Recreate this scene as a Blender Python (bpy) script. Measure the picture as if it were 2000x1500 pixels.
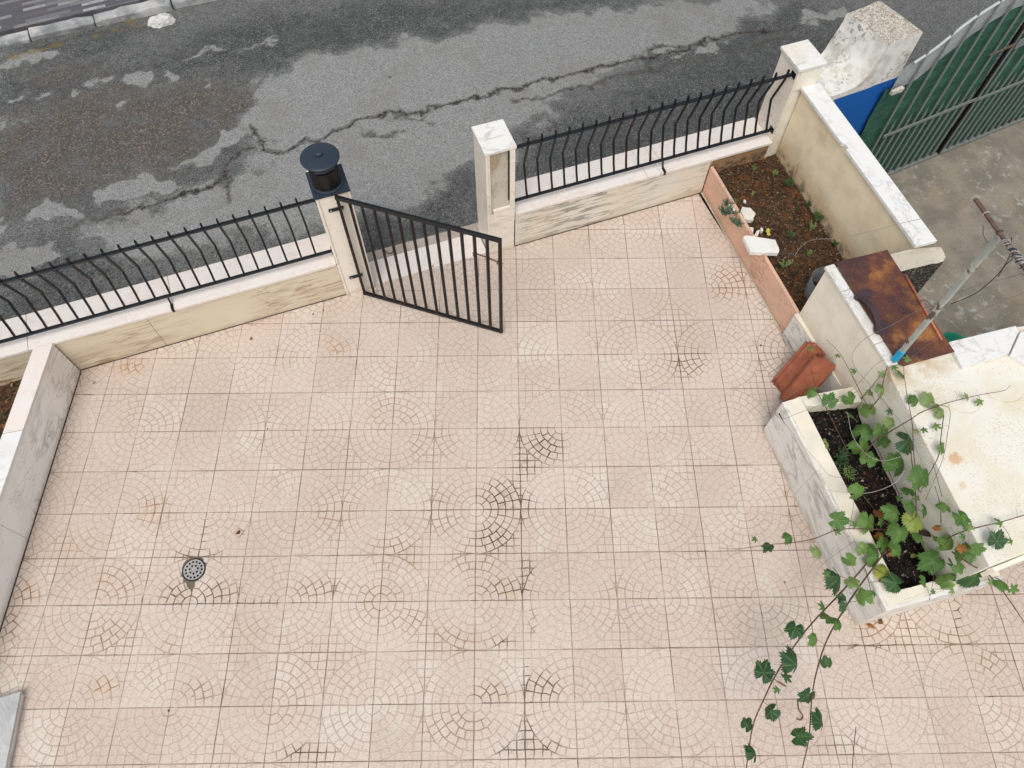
import bpy, bmesh, math, random
import numpy as np
from mathutils import Vector, Matrix, noise
R_ = math.radians
rnd = random.Random(7)
scene = bpy.context.scene
for o in list(bpy.data.objects): bpy.data.objects.remove(o)

# ------------------------------------------------------------ camera, world, sun, exposure
# world frame: X runs along the street wall, Y towards the street, Z up; patio floor at z = 0
TH = R_(19.3)
cth, sth = math.cos(TH), math.sin(TH)
def camrot():
    a, b, c = 0.496826796, 0.00817076134, -0.0198484213
    Rx = Matrix.Rotation(a, 3, 'X'); Rz = Matrix.Rotation(c, 3, 'Z'); Rr = Matrix.Rotation(b, 3, 'Z')
    return Matrix.Rotation(-TH, 3, 'Z') @ Rz @ Rx @ Rr
CAMR = camrot()
cx0, cy0 = -0.10905221, -1.81371997
CAMP = Vector((cx0*cth + cy0*sth, -cx0*sth + cy0*cth, 5.28482826))
FPX = 1457.7378
cam_d = bpy.data.cameras.new('camera'); cam = bpy.data.objects.new('camera', cam_d)
scene.collection.objects.link(cam)
cam_d.sensor_width = 36; cam_d.lens = 36*FPX/2000; cam_d.clip_start = 0.05; cam_d.clip_end = 500
M4 = CAMR.to_4x4(); M4.translation = CAMP; cam.matrix_world = M4
scene.camera = cam

SUN_EL, SUN_AZ = R_(62), R_(200)          # soft overcast light, the brighter part of the sky high on the left
w = bpy.data.worlds.new("World"); scene.world = w; w.use_nodes = True
nt = w.node_tree; nt.nodes.clear()
sky = nt.nodes.new('ShaderNodeTexSky'); sky.sky_type = 'NISHITA'; sky.sun_disc = False
sky.sun_elevation = SUN_EL; sky.sun_rotation = SUN_AZ; sky.dust_density = 4; sky.air_density = 1.0; sky.ozone_density = 1
hs = nt.nodes.new('ShaderNodeHueSaturation'); hs.inputs['Saturation'].default_value = 0.30
bg = nt.nodes.new('ShaderNodeBackground'); bg.inputs['Strength'].default_value = 0.14
wo = nt.nodes.new('ShaderNodeOutputWorld')
nt.links.new(sky.outputs[0], hs.inputs['Color']); nt.links.new(hs.outputs[0], bg.inputs['Color']); nt.links.new(bg.outputs[0], wo.inputs['Surface'])
sd = bpy.data.lights.new('sun', 'SUN'); sd.energy = 1.0; sd.angle = R_(28); sd.color = (1.0, 0.975, 0.94)
so = bpy.data.objects.new('sun', sd); scene.collection.objects.link(so)
# light travels from a direction given by azimuth measured from +Y clockwise
sdir = Vector((math.sin(SUN_AZ)*math.cos(SUN_EL), math.cos(SUN_AZ)*math.cos(SUN_EL), math.sin(SUN_EL)))
sdir = Vector((-0.26, -0.42, 0.86)).normalized()
sky.sun_elevation = math.asin(sdir.z); sky.sun_rotation = math.atan2(sdir.x, sdir.y)
so.rotation_euler = sdir.to_track_quat('Z', 'Y').to_euler()
scene.view_settings.view_transform = 'Standard'; scene.view_settings.look = 'None'
scene.view_settings.exposure = 0.24; scene.view_settings.gamma = 1
scene.render.engine = 'CYCLES'
scene.render.resolution_x = 1024; scene.render.resolution_y = 768

def at(px, py, z=0.0):
    """point of the place at height z that is seen at photo pixel px, py (2000 x 1500)"""
    v = CAMR @ Vector(((px-1000)/FPX, -(py-750)/FPX, -1))
    k = (z-CAMP.z)/v.z
    return CAMP + v*k

# ------------------------------------------------------------ node helpers
class X:
    def __init__(s, nt, v): s.nt, s.v = nt, v
    def _m(s, op, *a, clamp=False):
        n = s.nt.nodes.new('ShaderNodeMath'); n.operation = op; n.use_clamp = clamp
        for i, q in enumerate((s,)+a):
            q = q.v if isinstance(q, X) else q
            if isinstance(q, (int, float)): n.inputs[i].default_value = q
            else: s.nt.links.new(q, n.inputs[i])
        return X(s.nt, n.outputs[0])
    def __add__(s, o): return s._m('ADD', o)
    __radd__ = __add__
    def __mul__(s, o): return s._m('MULTIPLY', o)
    __rmul__ = __mul__
    def __sub__(s, o): return s._m('SUBTRACT', o)
    def __rsub__(s, o): return (s*-1)+o
    def __truediv__(s, o): return s._m('DIVIDE', o)
    def fr(s): return s._m('FRACT')
    def fl(s): return s._m('FLOOR')
    def ab(s): return s._m('ABSOLUTE')
    def mn(s, o): return s._m('MINIMUM', o)
    def mx(s, o): return s._m('MAXIMUM', o)
    def gt(s, o): return s._m('GREATER_THAN', o)
    def sin(s): return s._m('SINE')
    def rd(s): return s._m('ROUND')
    def sqrt(s): return s._m('SQRT')
    def cl(s): return s._m('ADD', 0.0, clamp=True)
    def ss(s, a, b, lo=0.0, hi=1.0):
        n = s.nt.nodes.new('ShaderNodeMapRange'); n.interpolation_type = 'SMOOTHSTEP'
        s.nt.links.new(s.v, n.inputs[0])
        for i, q in zip((1, 2, 3, 4), (a, b, lo, hi)):
            if isinstance(q, X): s.nt.links.new(q.v, n.inputs[i])
            else: n.inputs[i].default_value = q
        return X(s.nt, n.outputs[0])

class Mt:
    """small wrapper for a procedural material in world space metres"""
    def __init__(s, name, rough=0.8, spec=0.3, metal=0.0):
        m = bpy.data.materials.new(name); m.use_nodes = True; s.m = m; s.nt = m.node_tree
        s.b = s.nt.nodes['Principled BSDF']; s.b.inputs['Roughness'].default_value = rough
        s.b.inputs['Specular IOR Level'].default_value = spec; s.b.inputs['Metallic'].default_value = metal
        g = s.nt.nodes.new('ShaderNodeNewGeometry'); s.pos = g.outputs['Position']; s.nrm = g.outputs['Normal']
        sp = s.nt.nodes.new('ShaderNodeSeparateXYZ'); s.nt.links.new(s.pos, sp.inputs[0])
        s.x, s.y, s.z = (X(s.nt, sp.outputs[i]) for i in range(3))
        oi = s.nt.nodes.new('ShaderNodeObjectInfo'); s.rand = X(s.nt, oi.outputs['Random'])
    def vec(s, x, y, z):
        n = s.nt.nodes.new('ShaderNodeCombineXYZ')
        for i, q in enumerate((x, y, z)):
            if isinstance(q, X): s.nt.links.new(q.v, n.inputs[i])
            else: n.inputs[i].default_value = q
        return n.outputs[0]
    def rot(s, ang, scale=(1, 1, 1)):
        n = s.nt.nodes.new('ShaderNodeMapping'); s.nt.links.new(s.pos, n.inputs[0])
        n.inputs['Rotation'].default_value = ang; n.inputs['Scale'].default_value = scale
        return n.outputs[0]
    def noi(s, sc, det=3, dist=0.0, v=None, rough=0.55):
        n = s.nt.nodes.new('ShaderNodeTexNoise'); n.inputs['Scale'].default_value = sc
        n.inputs['Detail'].default_value = det; n.inputs['Distortion'].default_value = dist; n.inputs['Roughness'].default_value = rough
        s.nt.links.new(v or s.pos, n.inputs['Vector']); return X(s.nt, n.outputs[0])
    def vor(s, sc, v=None, feat='F1', out='Distance'):
        n = s.nt.nodes.new('ShaderNodeTexVoronoi'); n.inputs['Scale'].default_value = sc; n.feature = feat
        s.nt.links.new(v or s.pos, n.inputs['Vector']); return n.outputs[out]
    def attr(s, name):
        n = s.nt.nodes.new('ShaderNodeAttribute'); n.attribute_name = name
        c = s.nt.nodes.new('ShaderNodeSeparateColor'); s.nt.links.new(n.outputs['Color'], c.inputs[0])
        return [X(s.nt, c.outputs[i]) for i in range(3)]
    def mix(s, a, b, f, mode='MIX'):
        n = s.nt.nodes.new('ShaderNodeMix'); n.data_type = 'RGBA'; n.blend_type = mode; n.clamp_factor = True
        for k, q in ((6, a), (7, b)):
            if isinstance(q, tuple): n.inputs[k].default_value = (*q, 1)
            else: s.nt.links.new(q, n.inputs[k])
        if isinstance(f, X): s.nt.links.new(f.v, n.inputs[0])
        else: n.inputs[0].default_value = f
        return n.outputs[2]
    def hue(s, c, val):
        n = s.nt.nodes.new('ShaderNodeHueSaturation'); s.nt.links.new(c, n.inputs['Color'])
        s.nt.links.new(val.v, n.inputs['Value']); return n.outputs[0]
    def out(s, col, bump=None, strength=0.5, dist=0.004, rough=None):
        if isinstance(col, tuple): s.b.inputs['Base Color'].default_value = (*col, 1)
        else: s.nt.links.new(col, s.b.inputs['Base Color'])
        if rough is not None: s.nt.links.new(rough.v, s.b.inputs['Roughness'])
        if bump is not None:
            n = s.nt.nodes.new('ShaderNodeBump'); n.inputs['Strength'].default_value = strength; n.inputs['Distance'].default_value = dist
            s.nt.links.new(bump.v, n.inputs['Height']); s.nt.links.new(n.outputs[0], s.b.inputs['Normal'])
        return s.m

# ------------------------------------------------------------ materials
def m_marble(name, base, vein, sc=3.0, ang=(0.3, 0.5, 0.8), amt=0.6, warm=None, stretch=(1, 1, 4), rough=0.45, low=None, dist=1.2, det=6):
    t = Mt(name, rough, 0.35)
    v = t.rot(ang, stretch)
    n = t.noi(sc, det, dist, v)
    l = (n-0.5).ab().ss(0.0, 0.05, 1.0, 0.0)
    n2 = t.noi(sc*0.6, 3, 0.5)
    vn = (l*n2.ss(0.38, 0.62)*amt)
    c = t.mix(base, vein, vn)
    l2 = (t.noi(sc*2.3, det, dist*0.8, v)-0.5).ab().ss(0.0, 0.025, 1.0, 0.0)
    c = t.mix(c, vein, l2*t.noi(sc*0.9, 3).ss(0.48, 0.66)*amt*0.8)
    cl = t.noi(sc*1.3, 5, 0.8, v)
    c = t.mix(c, vein, cl.ss(0.52, 0.85)*(amt*0.4))
    if warm: c = t.mix(c, warm, t.noi(2.2, 4).ss(0.45, 0.7)*0.55)
    sp = t.noi(170, 2).ss(0.66, 0.74)*0.25
    c = t.mix(c, (0.25, 0.22, 0.18), sp*0.4)
    c = t.mix(c, (0.45, 0.30, 0.16), t.noi(7, 5).ss(0.60, 0.80)*0.22)
    if low is not None:   # dirt splash near the foot
        c = t.mix(c, (0.33, 0.23, 0.13), (t.z+t.noi(14, 4)*0.10).ss(low+0.03, low+0.13, 1, 0)*0.45)
    return t.out(c, t.noi(60, 3), 0.12, 0.002, rough=t.noi(9, 4).ss(0.3, 0.8, rough-0.12, rough+0.18))

MAR_WHITE = m_marble('marble_white', (0.74, 0.735, 0.71), (0.40, 0.41, 0.42), 5.0, amt=0.55)
MAR_CAP = m_marble('marble_pale_grey_veins', (0.73, 0.72, 0.68), (0.42, 0.41, 0.38), 4.0, (0, 0, 0.9), 0.7, warm=(0.70, 0.62, 0.50))
MAR_COPE = m_marble('marble_pinkish_white', (0.74, 0.69, 0.64), (0.62, 0.46, 0.38), 6.0, (0.2, 0.1, 0.4), 0.45, warm=(0.76, 0.66, 0.58), stretch=(1, 3, 1))
MAR_CREAM = m_marble('marble_cream_streaked', (0.62, 0.535, 0.405), (0.30, 0.195, 0.11), 1.1, (0.0, 0.30, 0.0), 1.6, stretch=(1.0, 1, 9.0), warm=(0.66, 0.58, 0.45), low=0.0, dist=0.35, det=5)
MAR_GREYC = m_marble('marble_cream_grey_veins', (0.67, 0.63, 0.54), (0.30, 0.28, 0.24), 1.7, (0.0, -0.80, 0.0), 1.4, stretch=(1.0, 1, 8.0), warm=(0.70, 0.59, 0.43), low=0.0, dist=0.35, det=5)
MAR_SIDE = m_marble('marble_cool_grey', (0.88, 0.87, 0.83), (0.42, 0.42, 0.40), 2.6, (0.9, 0.2, 0.3), 0.85, stretch=(1, 1, 3), low=0.0, warm=(0.76, 0.68, 0.60))
MAR_POST = m_marble('marble_post', (0.77, 0.70, 0.60), (0.44, 0.36, 0.27), 3.0, (0.3, 0.2, 0.2), 0.45, warm=(0.76, 0.72, 0.64), low=0.0)
MAR_PINK = m_marble('marble_pink', (0.68, 0.42, 0.30), (0.26, 0.15, 0.10), 2.6, (0.5, 0.3, 0.2), 1.0, stretch=(1, 1.2, 3), warm=(0.58, 0.40, 0.30), low=0.0)
MAR_TROUGH = m_marble('marble_trough', (0.74, 0.735, 0.69), (0.40, 0.39, 0.36), 1.7, (0.7, 0.9, 0.3), 0.9, stretch=(1, 1, 2.5), dist=0.5, det=5, warm=(0.64, 0.52, 0.42), low=0.0)
MAR_BOX = m_marble('marble_dark_veined', (0.70, 0.69, 0.64), (0.14, 0.15, 0.13), 3.5, (0.7, 0.2, 0.8), 1.3, stretch=(1, 1, 5), low=0.0)

def m_plaster(name, base, stain, lowz, amt=0.5, dark=None, speck=0.3, rough=0.9):
    t = Mt(name, rough, 0.2)
    c = t.mix(base, tuple(q*0.86 for q in base), t.noi(5, 5).ss(0.35, 0.7))
    h = (t.z + t.noi(6, 4)*0.22 - 0.11)
    c = t.mix(c, stain, h.ss(lowz, lowz+0.22, 1, 0)*amt)
    c = t.mix(c, stain, t.noi(3.2, 5, 0.6).ss(0.56, 0.74)*amt*0.55)
    if dark:
        c = t.mix(c, dark, (h.ss(lowz-0.05, lowz+0.05, 1, 0)*t.noi(16, 5).ss(0.40, 0.6))*0.8)
    c = t.mix(c, (0.12, 0.09, 0.06), t.noi(120, 2).ss(0.70, 0.76)*speck)
    c = t.mix(c, (0.20, 0.13, 0.07), t.noi(26, 2).ss(0.74, 0.78)*speck)
    return t.out(c, t.noi(90, 3)+t.noi(14, 3)*0.6, 0.25, 0.004)
PL_CREAM = m_plaster('cream_render', (0.83, 0.72, 0.52), (0.52, 0.33, 0.17), 0.32, 0.6, dark=(0.10, 0.09, 0.06))
PL_BOX = m_plaster('pale_cream_render', (0.83, 0.78, 0.66), (0.56, 0.47, 0.33), 0.36, 0.35)
PL_BED = m_plaster('earth_stained_render', (0.50, 0.35, 0.20), (0.30, 0.17, 0.08), 0.32, 0.8, dark=(0.06, 0.05, 0.04))

def m_terrace():
    t = Mt('cream_painted_slab', 0.8, 0.25)
    c = t.mix((0.74, 0.715, 0.635), (0.69, 0.64, 0.51), t.noi(3.5, 5).ss(0.4, 0.65))
    c = t.mix(c, (0.56, 0.44, 0.24), ((t.noi(95, 3)).ss(0.54, 0.64)*t.noi(2.5, 4).ss(0.36, 0.6))*0.75)
    c = t.mix(c, (0.30, 0.20, 0.10), t.noi(75, 2).ss(0.71, 0.75)*0.5)
    # rust streaks and old ring marks left by pots
    def spot(x, y, rx, ry):
        d = ((t.x-x)/rx); e = ((t.y-y)/ry); return (d*d+e*e).sqrt()
    a = at(1865, 895, 0.93); c = t.mix(c, (0.55, 0.27, 0.10), (spot(a.x, a.y, 0.06, 0.05)+t.noi(40, 3)*1.2-0.5).ss(0.5, 1.1, 1, 0)*0.65)
    a = at(1880, 948, 0.93); c = t.mix(c, (0.60, 0.40, 0.20), (spot(a.x, a.y, 0.03, 0.03)+t.noi(40, 3)*1.0-0.5).ss(0.5, 1.1, 1, 0)*0.5)
    for px, py, r in ((1955, 745, 0.155), (1880, 775, 0.12)):
        a = at(px, py, 0.93); d = (spot(a.x, a.y, r, r)-1).ab()
        c = t.mix(c, (0.55, 0.42, 0.22), d.ss(0.01, 0.05, 1, 0)*t.noi(7, 3).ss(0.40, 0.6)*0.55)
    # grime along the raised marble edging
    a = at(1745, 725, 0.93)
    g = (t.y + t.noi(18, 4)*0.08)
    c = t.mix(c, (0.50, 0.34, 0.16), (g.ss(a.y-0.16, a.y+0.02)*t.noi(9, 4).ss(0.38, 0.6))*0.6)
    return t.out(c, t.noi(100, 3)+t.noi(12, 4)*0.6, 0.3, 0.004)
TERR = m_terrace()

def m_iron(name, base=(0.012, 0.013, 0.015), rust=0.3, rough=0.38):
    t = Mt(name, rough, 0.28)
    c = t.mix(base, (0.13, 0.045, 0.018), t.noi(18, 5).ss(0.56, 0.70)*rust)
    c = t.mix(c, (0.33, 0.34, 0.35), t.noi(75, 3).ss(0.72, 0.78)*0.5)
    return t.out(c, t.noi(120, 2), 0.15, 0.002)
IRON = m_iron('black_painted_iron', (0.008, 0.010, 0.013), 0.10)
IRON_R = m_iron('black_iron_with_rust', (0.008, 0.0075, 0.0075), 0.55)
IRON_B = m_iron('blue_black_painted_metal', (0.022, 0.034, 0.050), 0.0, 0.42)
DARKM = m_iron('dark_painted_metal_inside', (0.010, 0.009, 0.009), 0.5, 0.7)
GALV = m_iron('grey_weathered_metal', (0.18, 0.20, 0.19), 0.2, 0.6)
RUSTBAR = m_iron('rusty_bar', (0.16, 0.075, 0.05), 0.9, 0.8)

def m_rust():
    t = Mt('rusty_steel_sheet', 0.75, 0.3)
    n = t.noi(5.5, 7, 0.15)
    c = t.mix((0.105, 0.042, 0.032), (0.25, 0.095, 0.035), n.ss(0.44, 0.66))
    c = t.mix(c, (0.42, 0.20, 0.06), (t.noi(6, 8, 0.1).ss(0.50, 0.68)*n.ss(0.46, 0.58))*0.8)
    c = t.mix(c, (0.04, 0.025, 0.032), t.noi(3.4, 5, 0.1).ss(0.50, 0.60)*0.7)
    c = t.mix(c, (0.05, 0.02, 0.015), t.noi(130, 3).ss(0.50, 0.62)*0.6)
    c = t.mix(c, (0.27, 0.12, 0.045), t.noi(85, 4).ss(0.56, 0.68)*0.4)
    c = t.mix(c, (0.52, 0.50, 0.30), t.noi(22, 4).ss(0.74, 0.80)*0.5)
    return t.out(c, t.noi(90, 4)+n*0.5, 0.35, 0.003)
RUST = m_rust()
RUSTD = m_iron('dark_welded_rust', (0.055, 0.035, 0.042), 0.6, 0.75)

def m_clay(i):
    t = Mt('terracotta', 0.85, 0.2)
    c = t.mix((0.34, 0.115, 0.065), (0.25, 0.08, 0.045), t.noi(12, 4).ss(0.35, 0.7))
    c = t.mix(c, (0.50, 0.28, 0.17), t.noi(60, 3).ss(0.64, 0.76)*0.4)
    return t.out(c, t.noi(150, 3), 0.2, 0.002)
CLAY = m_clay(0)

def m_conc(name, a, b, light=0.5, warm=0.3, stone=0.0):
    t = Mt(name, 0.92, 0.2)
    c = t.mix(a, b, t.noi(4, 6).ss(0.35, 0.68))
    c = t.mix(c, (0.40, 0.42, 0.38), (t.noi(11, 6, 0.4).ss(0.54, 0.66)*t.noi(1.3, 3).ss(0.42, 0.62))*light)
    c = t.mix(c, tuple(q*0.35 for q in a), t.noi(38, 4).ss(0.56, 0.75)*0.55)
    c = t.mix(c, (0.5, 0.47, 0.42), t.noi(70, 3).ss(0.66, 0.74)*0.35)
    c = t.mix(c, (0.30, 0.19, 0.10), t.noi(2.0, 4).ss(0.52, 0.75)*warm)
    return t.out(c, t.noi(60, 4)+t.noi(220, 2)*0.5, 0.45, 0.006)
DRIVE = m_conc('driveway_concrete', (0.190, 0.170, 0.135), (0.27, 0.24, 0.19), 0.75, 0.30)
STUBM = m_conc('worn_cement', (0.50, 0.46, 0.37), (0.58, 0.53, 0.43), 0.0, 0.15)
MORT = m_conc('mortar', (0.42, 0.39, 0.32), (0.56, 0.52, 0.43), 0.0, 0.3)
def m_lichen(name, base):
    t = Mt(name, 0.95, 0.15)
    top = X(t.nt, None); sp = t.nt.nodes.new('ShaderNodeSeparateXYZ'); t.nt.links.new(t.nrm, sp.inputs[0]); up = X(t.nt, sp.outputs[2])
    c = t.mix(base, tuple(q*0.8 for q in base), t.noi(8, 4).ss(0.4, 0.7))
    c = t.mix(c, (0.30, 0.25, 0.17), (t.noi(5, 5).ss(0.50, 0.70))*0.5)
    c = t.mix(c, (0.30, 0.28, 0.23), (t.noi(3.0, 6).ss(0.48, 0.64)*0.6))
    c = t.mix(c, (0.14, 0.13, 0.10), (t.noi(30, 5).ss(0.52, 0.62)*t.noi(3.3, 4).ss(0.46, 0.62))*0.75)
    lich = t.mix((0.58, 0.555, 0.49), (0.33, 0.28, 0.22), t.noi(75, 5, 0.3).ss(0.44, 0.58))
    lich = t.mix(lich, (0.10, 0.095, 0.08), t.noi(120, 4).ss(0.54, 0.62)*0.75)
    lich = t.mix(lich, (0.22, 0.13, 0.075), t.noi(14, 5).ss(0.56, 0.68)*0.5)
    c = t.mix(c, lich, up.ss(0.93, 0.99)*t.z.ss(1.20, 1.26))
    c = t.mix(c, (0.50, 0.40, 0.28), (t.noi(4, 5, 0, t.rot((0, 0, 0), (1, 1, .3))).ss(0.50, 0.66))*0.35)
    # the band of blue paint along the foot of the wall, lower edge of the white coat at z = .86
    c = t.mix(c, (0.010, 0.10, 0.36), ((t.z*-1)+(t.noi(30, 2)*0.006)).ss(-0.865, -0.858)*t.noi(70, 4).ss(0.66, 0.74, 1.0, 0.75))
    return t.out(c, t.noi(80, 4)+t.noi(20, 3), 0.4, 0.005)
WHITEW = m_lichen('whitewash_and_blue_paint', (0.72, 0.71, 0.665))

def m_gravel_face():
    t = Mt('pebbledash', 0.95, 0.2)
    v = t.vor(95, out='Color'); s_ = t.nt.nodes.new('ShaderNodeSeparateColor'); t.nt.links.new(v, s_.inputs[0])
    c = t.mix((0.035, 0.033, 0.028), (0.30, 0.27, 0.20), X(t.nt, s_.outputs[0]).ss(0.55, 1.0)*0.7)
    return t.out(c, X(t.nt, t.vor(95)), 0.8, 0.006)
PEBBLE = m_gravel_face()

def m_soil(name, a, b, orange=0.5):
    t = Mt(name, 0.97, 0.1)
    c = t.mix(a, b, t.noi(30, 6).ss(0.4, 0.65))
    c = t.mix(c, (0.17, 0.06, 0.022), t.noi(9, 6, 0.6).ss(0.50, 0.66)*orange)
    c = t.mix(c, (0.30, 0.26, 0.20), t.noi(95, 2).ss(0.70, 0.76)*0.7)
    return t.out(c, t.noi(60, 6)+t.noi(20, 4), 0.8, 0.02)
SOIL_BED = m_soil('dry_leafy_soil', (0.042, 0.027, 0.017), (0.11, 0.066, 0.036), 0.7)
SOIL_POT = m_soil('dark_potting_soil', (0.008, 0.007, 0.007), (0.024, 0.020, 0.017), 0.1)

def m_plain(name, col, rough=0.6, var=0.2, spec=0.3):
    t = Mt(name, rough, spec)
    c = t.mix(col, tuple(q*(1-var) for q in col), t.noi(25, 4).ss(0.35, 0.7))
    return t.out(c)
def m_leaf(name, a, b, back=0.2):
    t = Mt(name, 0.55, 0.35)
    c = t.mix(a, b, t.rand)
    c = t.mix(c, tuple(min(1, q*1.8) for q in b), t.noi(28, 3).ss(0.5, 0.8)*0.35)
    uvn = t.nt.nodes.new('ShaderNodeAttribute'); uvn.attribute_name = 'vein'
    vv = X(t.nt, uvn.outputs['Fac'])
    c = t.mix(c, (0.16, 0.24, 0.07), vv*0.45)
    t.b.inputs['Subsurface Weight'].default_value = 0.0
    m = t.out(c, t.noi(90, 3), 0.35, 0.003)
    # thin leaf: some light passes through
    tr = t.nt.nodes.new('ShaderNodeBsdfTranslucent'); t.nt.links.new(c, tr.inputs[0])
    mx = t.nt.nodes.new('ShaderNodeMixShader'); mx.inputs[0].default_value = back
    o = t.nt.nodes['Material Output']
    t.nt.links.new(t.b.outputs[0], mx.inputs[1]); t.nt.links.new(tr.outputs[0], mx.inputs[2]); t.nt.links.new(mx.outputs[0], o.inputs[0])
    return m
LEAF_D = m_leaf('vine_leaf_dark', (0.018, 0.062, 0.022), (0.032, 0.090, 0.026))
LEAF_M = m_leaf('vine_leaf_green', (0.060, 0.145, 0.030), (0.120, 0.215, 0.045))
LEAF_L = m_leaf('vine_leaf_young', (0.13, 0.22, 0.06), (0.22, 0.28, 0.10))
LEAF_Y = m_leaf('vine_leaf_yellowing', (0.34, 0.36, 0.06), (0.24, 0.32, 0.07))
LEAF_O = m_leaf('vine_leaf_orange', (0.42, 0.17, 0.02), (0.30, 0.10, 0.03))
WEED = m_leaf('weed_green', (0.035, 0.085, 0.030), (0.07, 0.14, 0.04))
BLUEGRN = m_leaf('succulent_green', (0.05, 0.10, 0.055), (0.09, 0.15, 0.09))
STEM = m_plain('vine_stem', (0.13, 0.075, 0.05), 0.7, 0.4)
BARK = m_plain('vine_bark', (0.055, 0.032, 0.022), 0.9, 0.5)
WIRE = m_plain('thin_grey_wire', (0.16, 0.16, 0.15), 0.5)
WIREW = m_plain('pale_cord', (0.42, 0.42, 0.38), 0.7)
WIRED = m_plain('dark_wire', (0.025, 0.02, 0.02), 0.6)
BLUET = m_plain('blue_tape', (0.005, 0.36, 0.62), 0.4, 0.15)
REDP = m_plain('salmon_painted_rod', (0.45, 0.16, 0.10), 0.55, 0.3)
BROWNP = m_plain('brown_painted_tube', (0.15, 0.085, 0.075), 0.65, 0.4)
GREENP = m_plain('green_plastic', (0.01, 0.24, 0.16), 0.35)
CLEARP = m_plain('cloudy_plastic', (0.33, 0.36, 0.38), 0.3)
TWIG = m_plain('dry_twig', (0.17, 0.11, 0.06), 0.9, 0.4)
DEADL = m_plain('dead_leaf', (0.16, 0.065, 0.03), 0.85, 0.5)
ROCKW = m_plain('white_rock', (0.60, 0.60, 0.57), 0.95, 0.3)
YELLOW = m_plain('yellow_petals', (0.62, 0.56, 0.08), 0.6, 0.1)
STONE = m_marble('broken_marble', (0.70, 0.68, 0.60), (0.48, 0.45, 0.38), 9, (0.3, 0.2, 0.9), 0.3)
POSTM = (lambda t: t.out(t.mix(t.mix((0.31, 0.33, 0.30), (0.40, 0.41, 0.37), t.noi(9, 4).ss(0.4, 0.7)), (0.08, 0.05, 0.025), t.noi(9, 4, 0.3).ss(0.64, 0.68)*0.9), t.noi(80, 3), 0.2, 0.002))(Mt('grey_flaking_paint', 0.6, 0.3))
GREENS = (lambda t: t.out(t.mix(t.mix((0.020, 0.080, 0.058), (0.042, 0.130, 0.090), t.noi(5, 4, 0.8, t.rot((0, 0.9, 0), (1, 1, 5))).ss(0.35, 0.7)), (0.08, 0.17, 0.12), t.noi(60, 4, 1.0, t.rot((0, 0.7, 0), (1, 1, 6))).ss(0.58, 0.72)*0.5), t.noi(40, 4, 1.0, t.rot((0, 0.7, 0), (1, 1, 5))), 0.6, 0.01))(Mt('green_shade_cloth', 0.7, 0.3))

# ------------------------------------------------------------ mesh helpers
COL = scene.collection
def link(name, bm, mat, parent=None, smooth=False, base=None):
    """bmesh in world coordinates -> ONE mesh object whose origin is its parent's, or its own base"""
    if base is None and parent is not None:
        r_ = parent
        while r_.parent is not None: r_ = r_.parent
        base = r_.location.copy()
    if base is None:
        vs = [v.co for v in bm.verts]
        base = Vector(((min(v.x for v in vs)+max(v.x for v in vs))/2, (min(v.y for v in vs)+max(v.y for v in vs))/2, min(v.z for v in vs)))
    base = Vector(base)
    for v in bm.verts: v.co -= base
    bmesh.ops.recalc_face_normals(bm, faces=bm.faces)
    me = bpy.data.meshes.new(name); bm.to_mesh(me); bm.free()
    for m in (mat if isinstance(mat, (list, tuple)) else [mat]): me.materials.append(m)
    if smooth: me.polygons.foreach_set('use_smooth', [True]*len(me.polygons))
    o = bpy.data.objects.new(name, me); COL.objects.link(o)
    if parent is None: o.location = base
    else:
        o.parent = parent      # parent origin == base, so local offset is zero
    return o
def tag(o, label, cat, group=None):
    o['label'] = label; o['category'] = cat
    if group: o['group'] = group
    return o
def struct(o, kind='structure'):
    o['kind'] = kind; return o
def thing(name, loc, label, cat, group=None):
    o = bpy.data.objects.new(name, None); COL.objects.link(o); o.location = Vector(loc); o.empty_display_size = 0.1
    o.matrix_basis = Matrix.Translation(Vector(loc))
    return tag(o, label, cat, group)
def bev(bm, d, seg=2, edges=None):
    if d > 0:
        bmesh.ops.bevel(bm, geom=list(edges or bm.edges), offset=d, segments=seg, affect='EDGES', profile=0.6, clamp_overlap=True)
def prism(poly, z0, z1, b=0.003, bm=None, ztop=None):
    """poly: list of (x, y); z1 may be a list of per-vertex tops"""
    nb = bmesh.new()
    n = len(poly)
    z0s = z0 if isinstance(z0, (list, tuple)) else [z0]*n
    z1s = z1 if isinstance(z1, (list, tuple)) else [z1]*n
    lo = [nb.verts.new((x, y, z)) for (x, y), z in zip(poly, z0s)]
    hi = [nb.verts.new((x, y, z)) for (x, y), z in zip(poly, z1s)]
    nb.faces.new(lo[::-1]); nb.faces.new(hi)
    for i in range(n): nb.faces.new((lo[i], lo[(i+1) % n], hi[(i+1) % n], hi[i]))
    bmesh.ops.recalc_face_normals(nb, faces=nb.faces)
    bev(nb, b)
    return merge(bm, nb)
def merge(bm, nb):
    if bm is None: return nb
    me = bpy.data.meshes.new('tmp'); nb.to_mesh(me); nb.free(); bm.from_mesh(me); bpy.data.meshes.remove(me); return bm
def box(x0, x1, y0, y1, z0, z1, b=0.003, bm=None):
    return prism([(x0, y0), (x1, y0), (x1, y1), (x0, y1)], z0, z1, b, bm)
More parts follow.
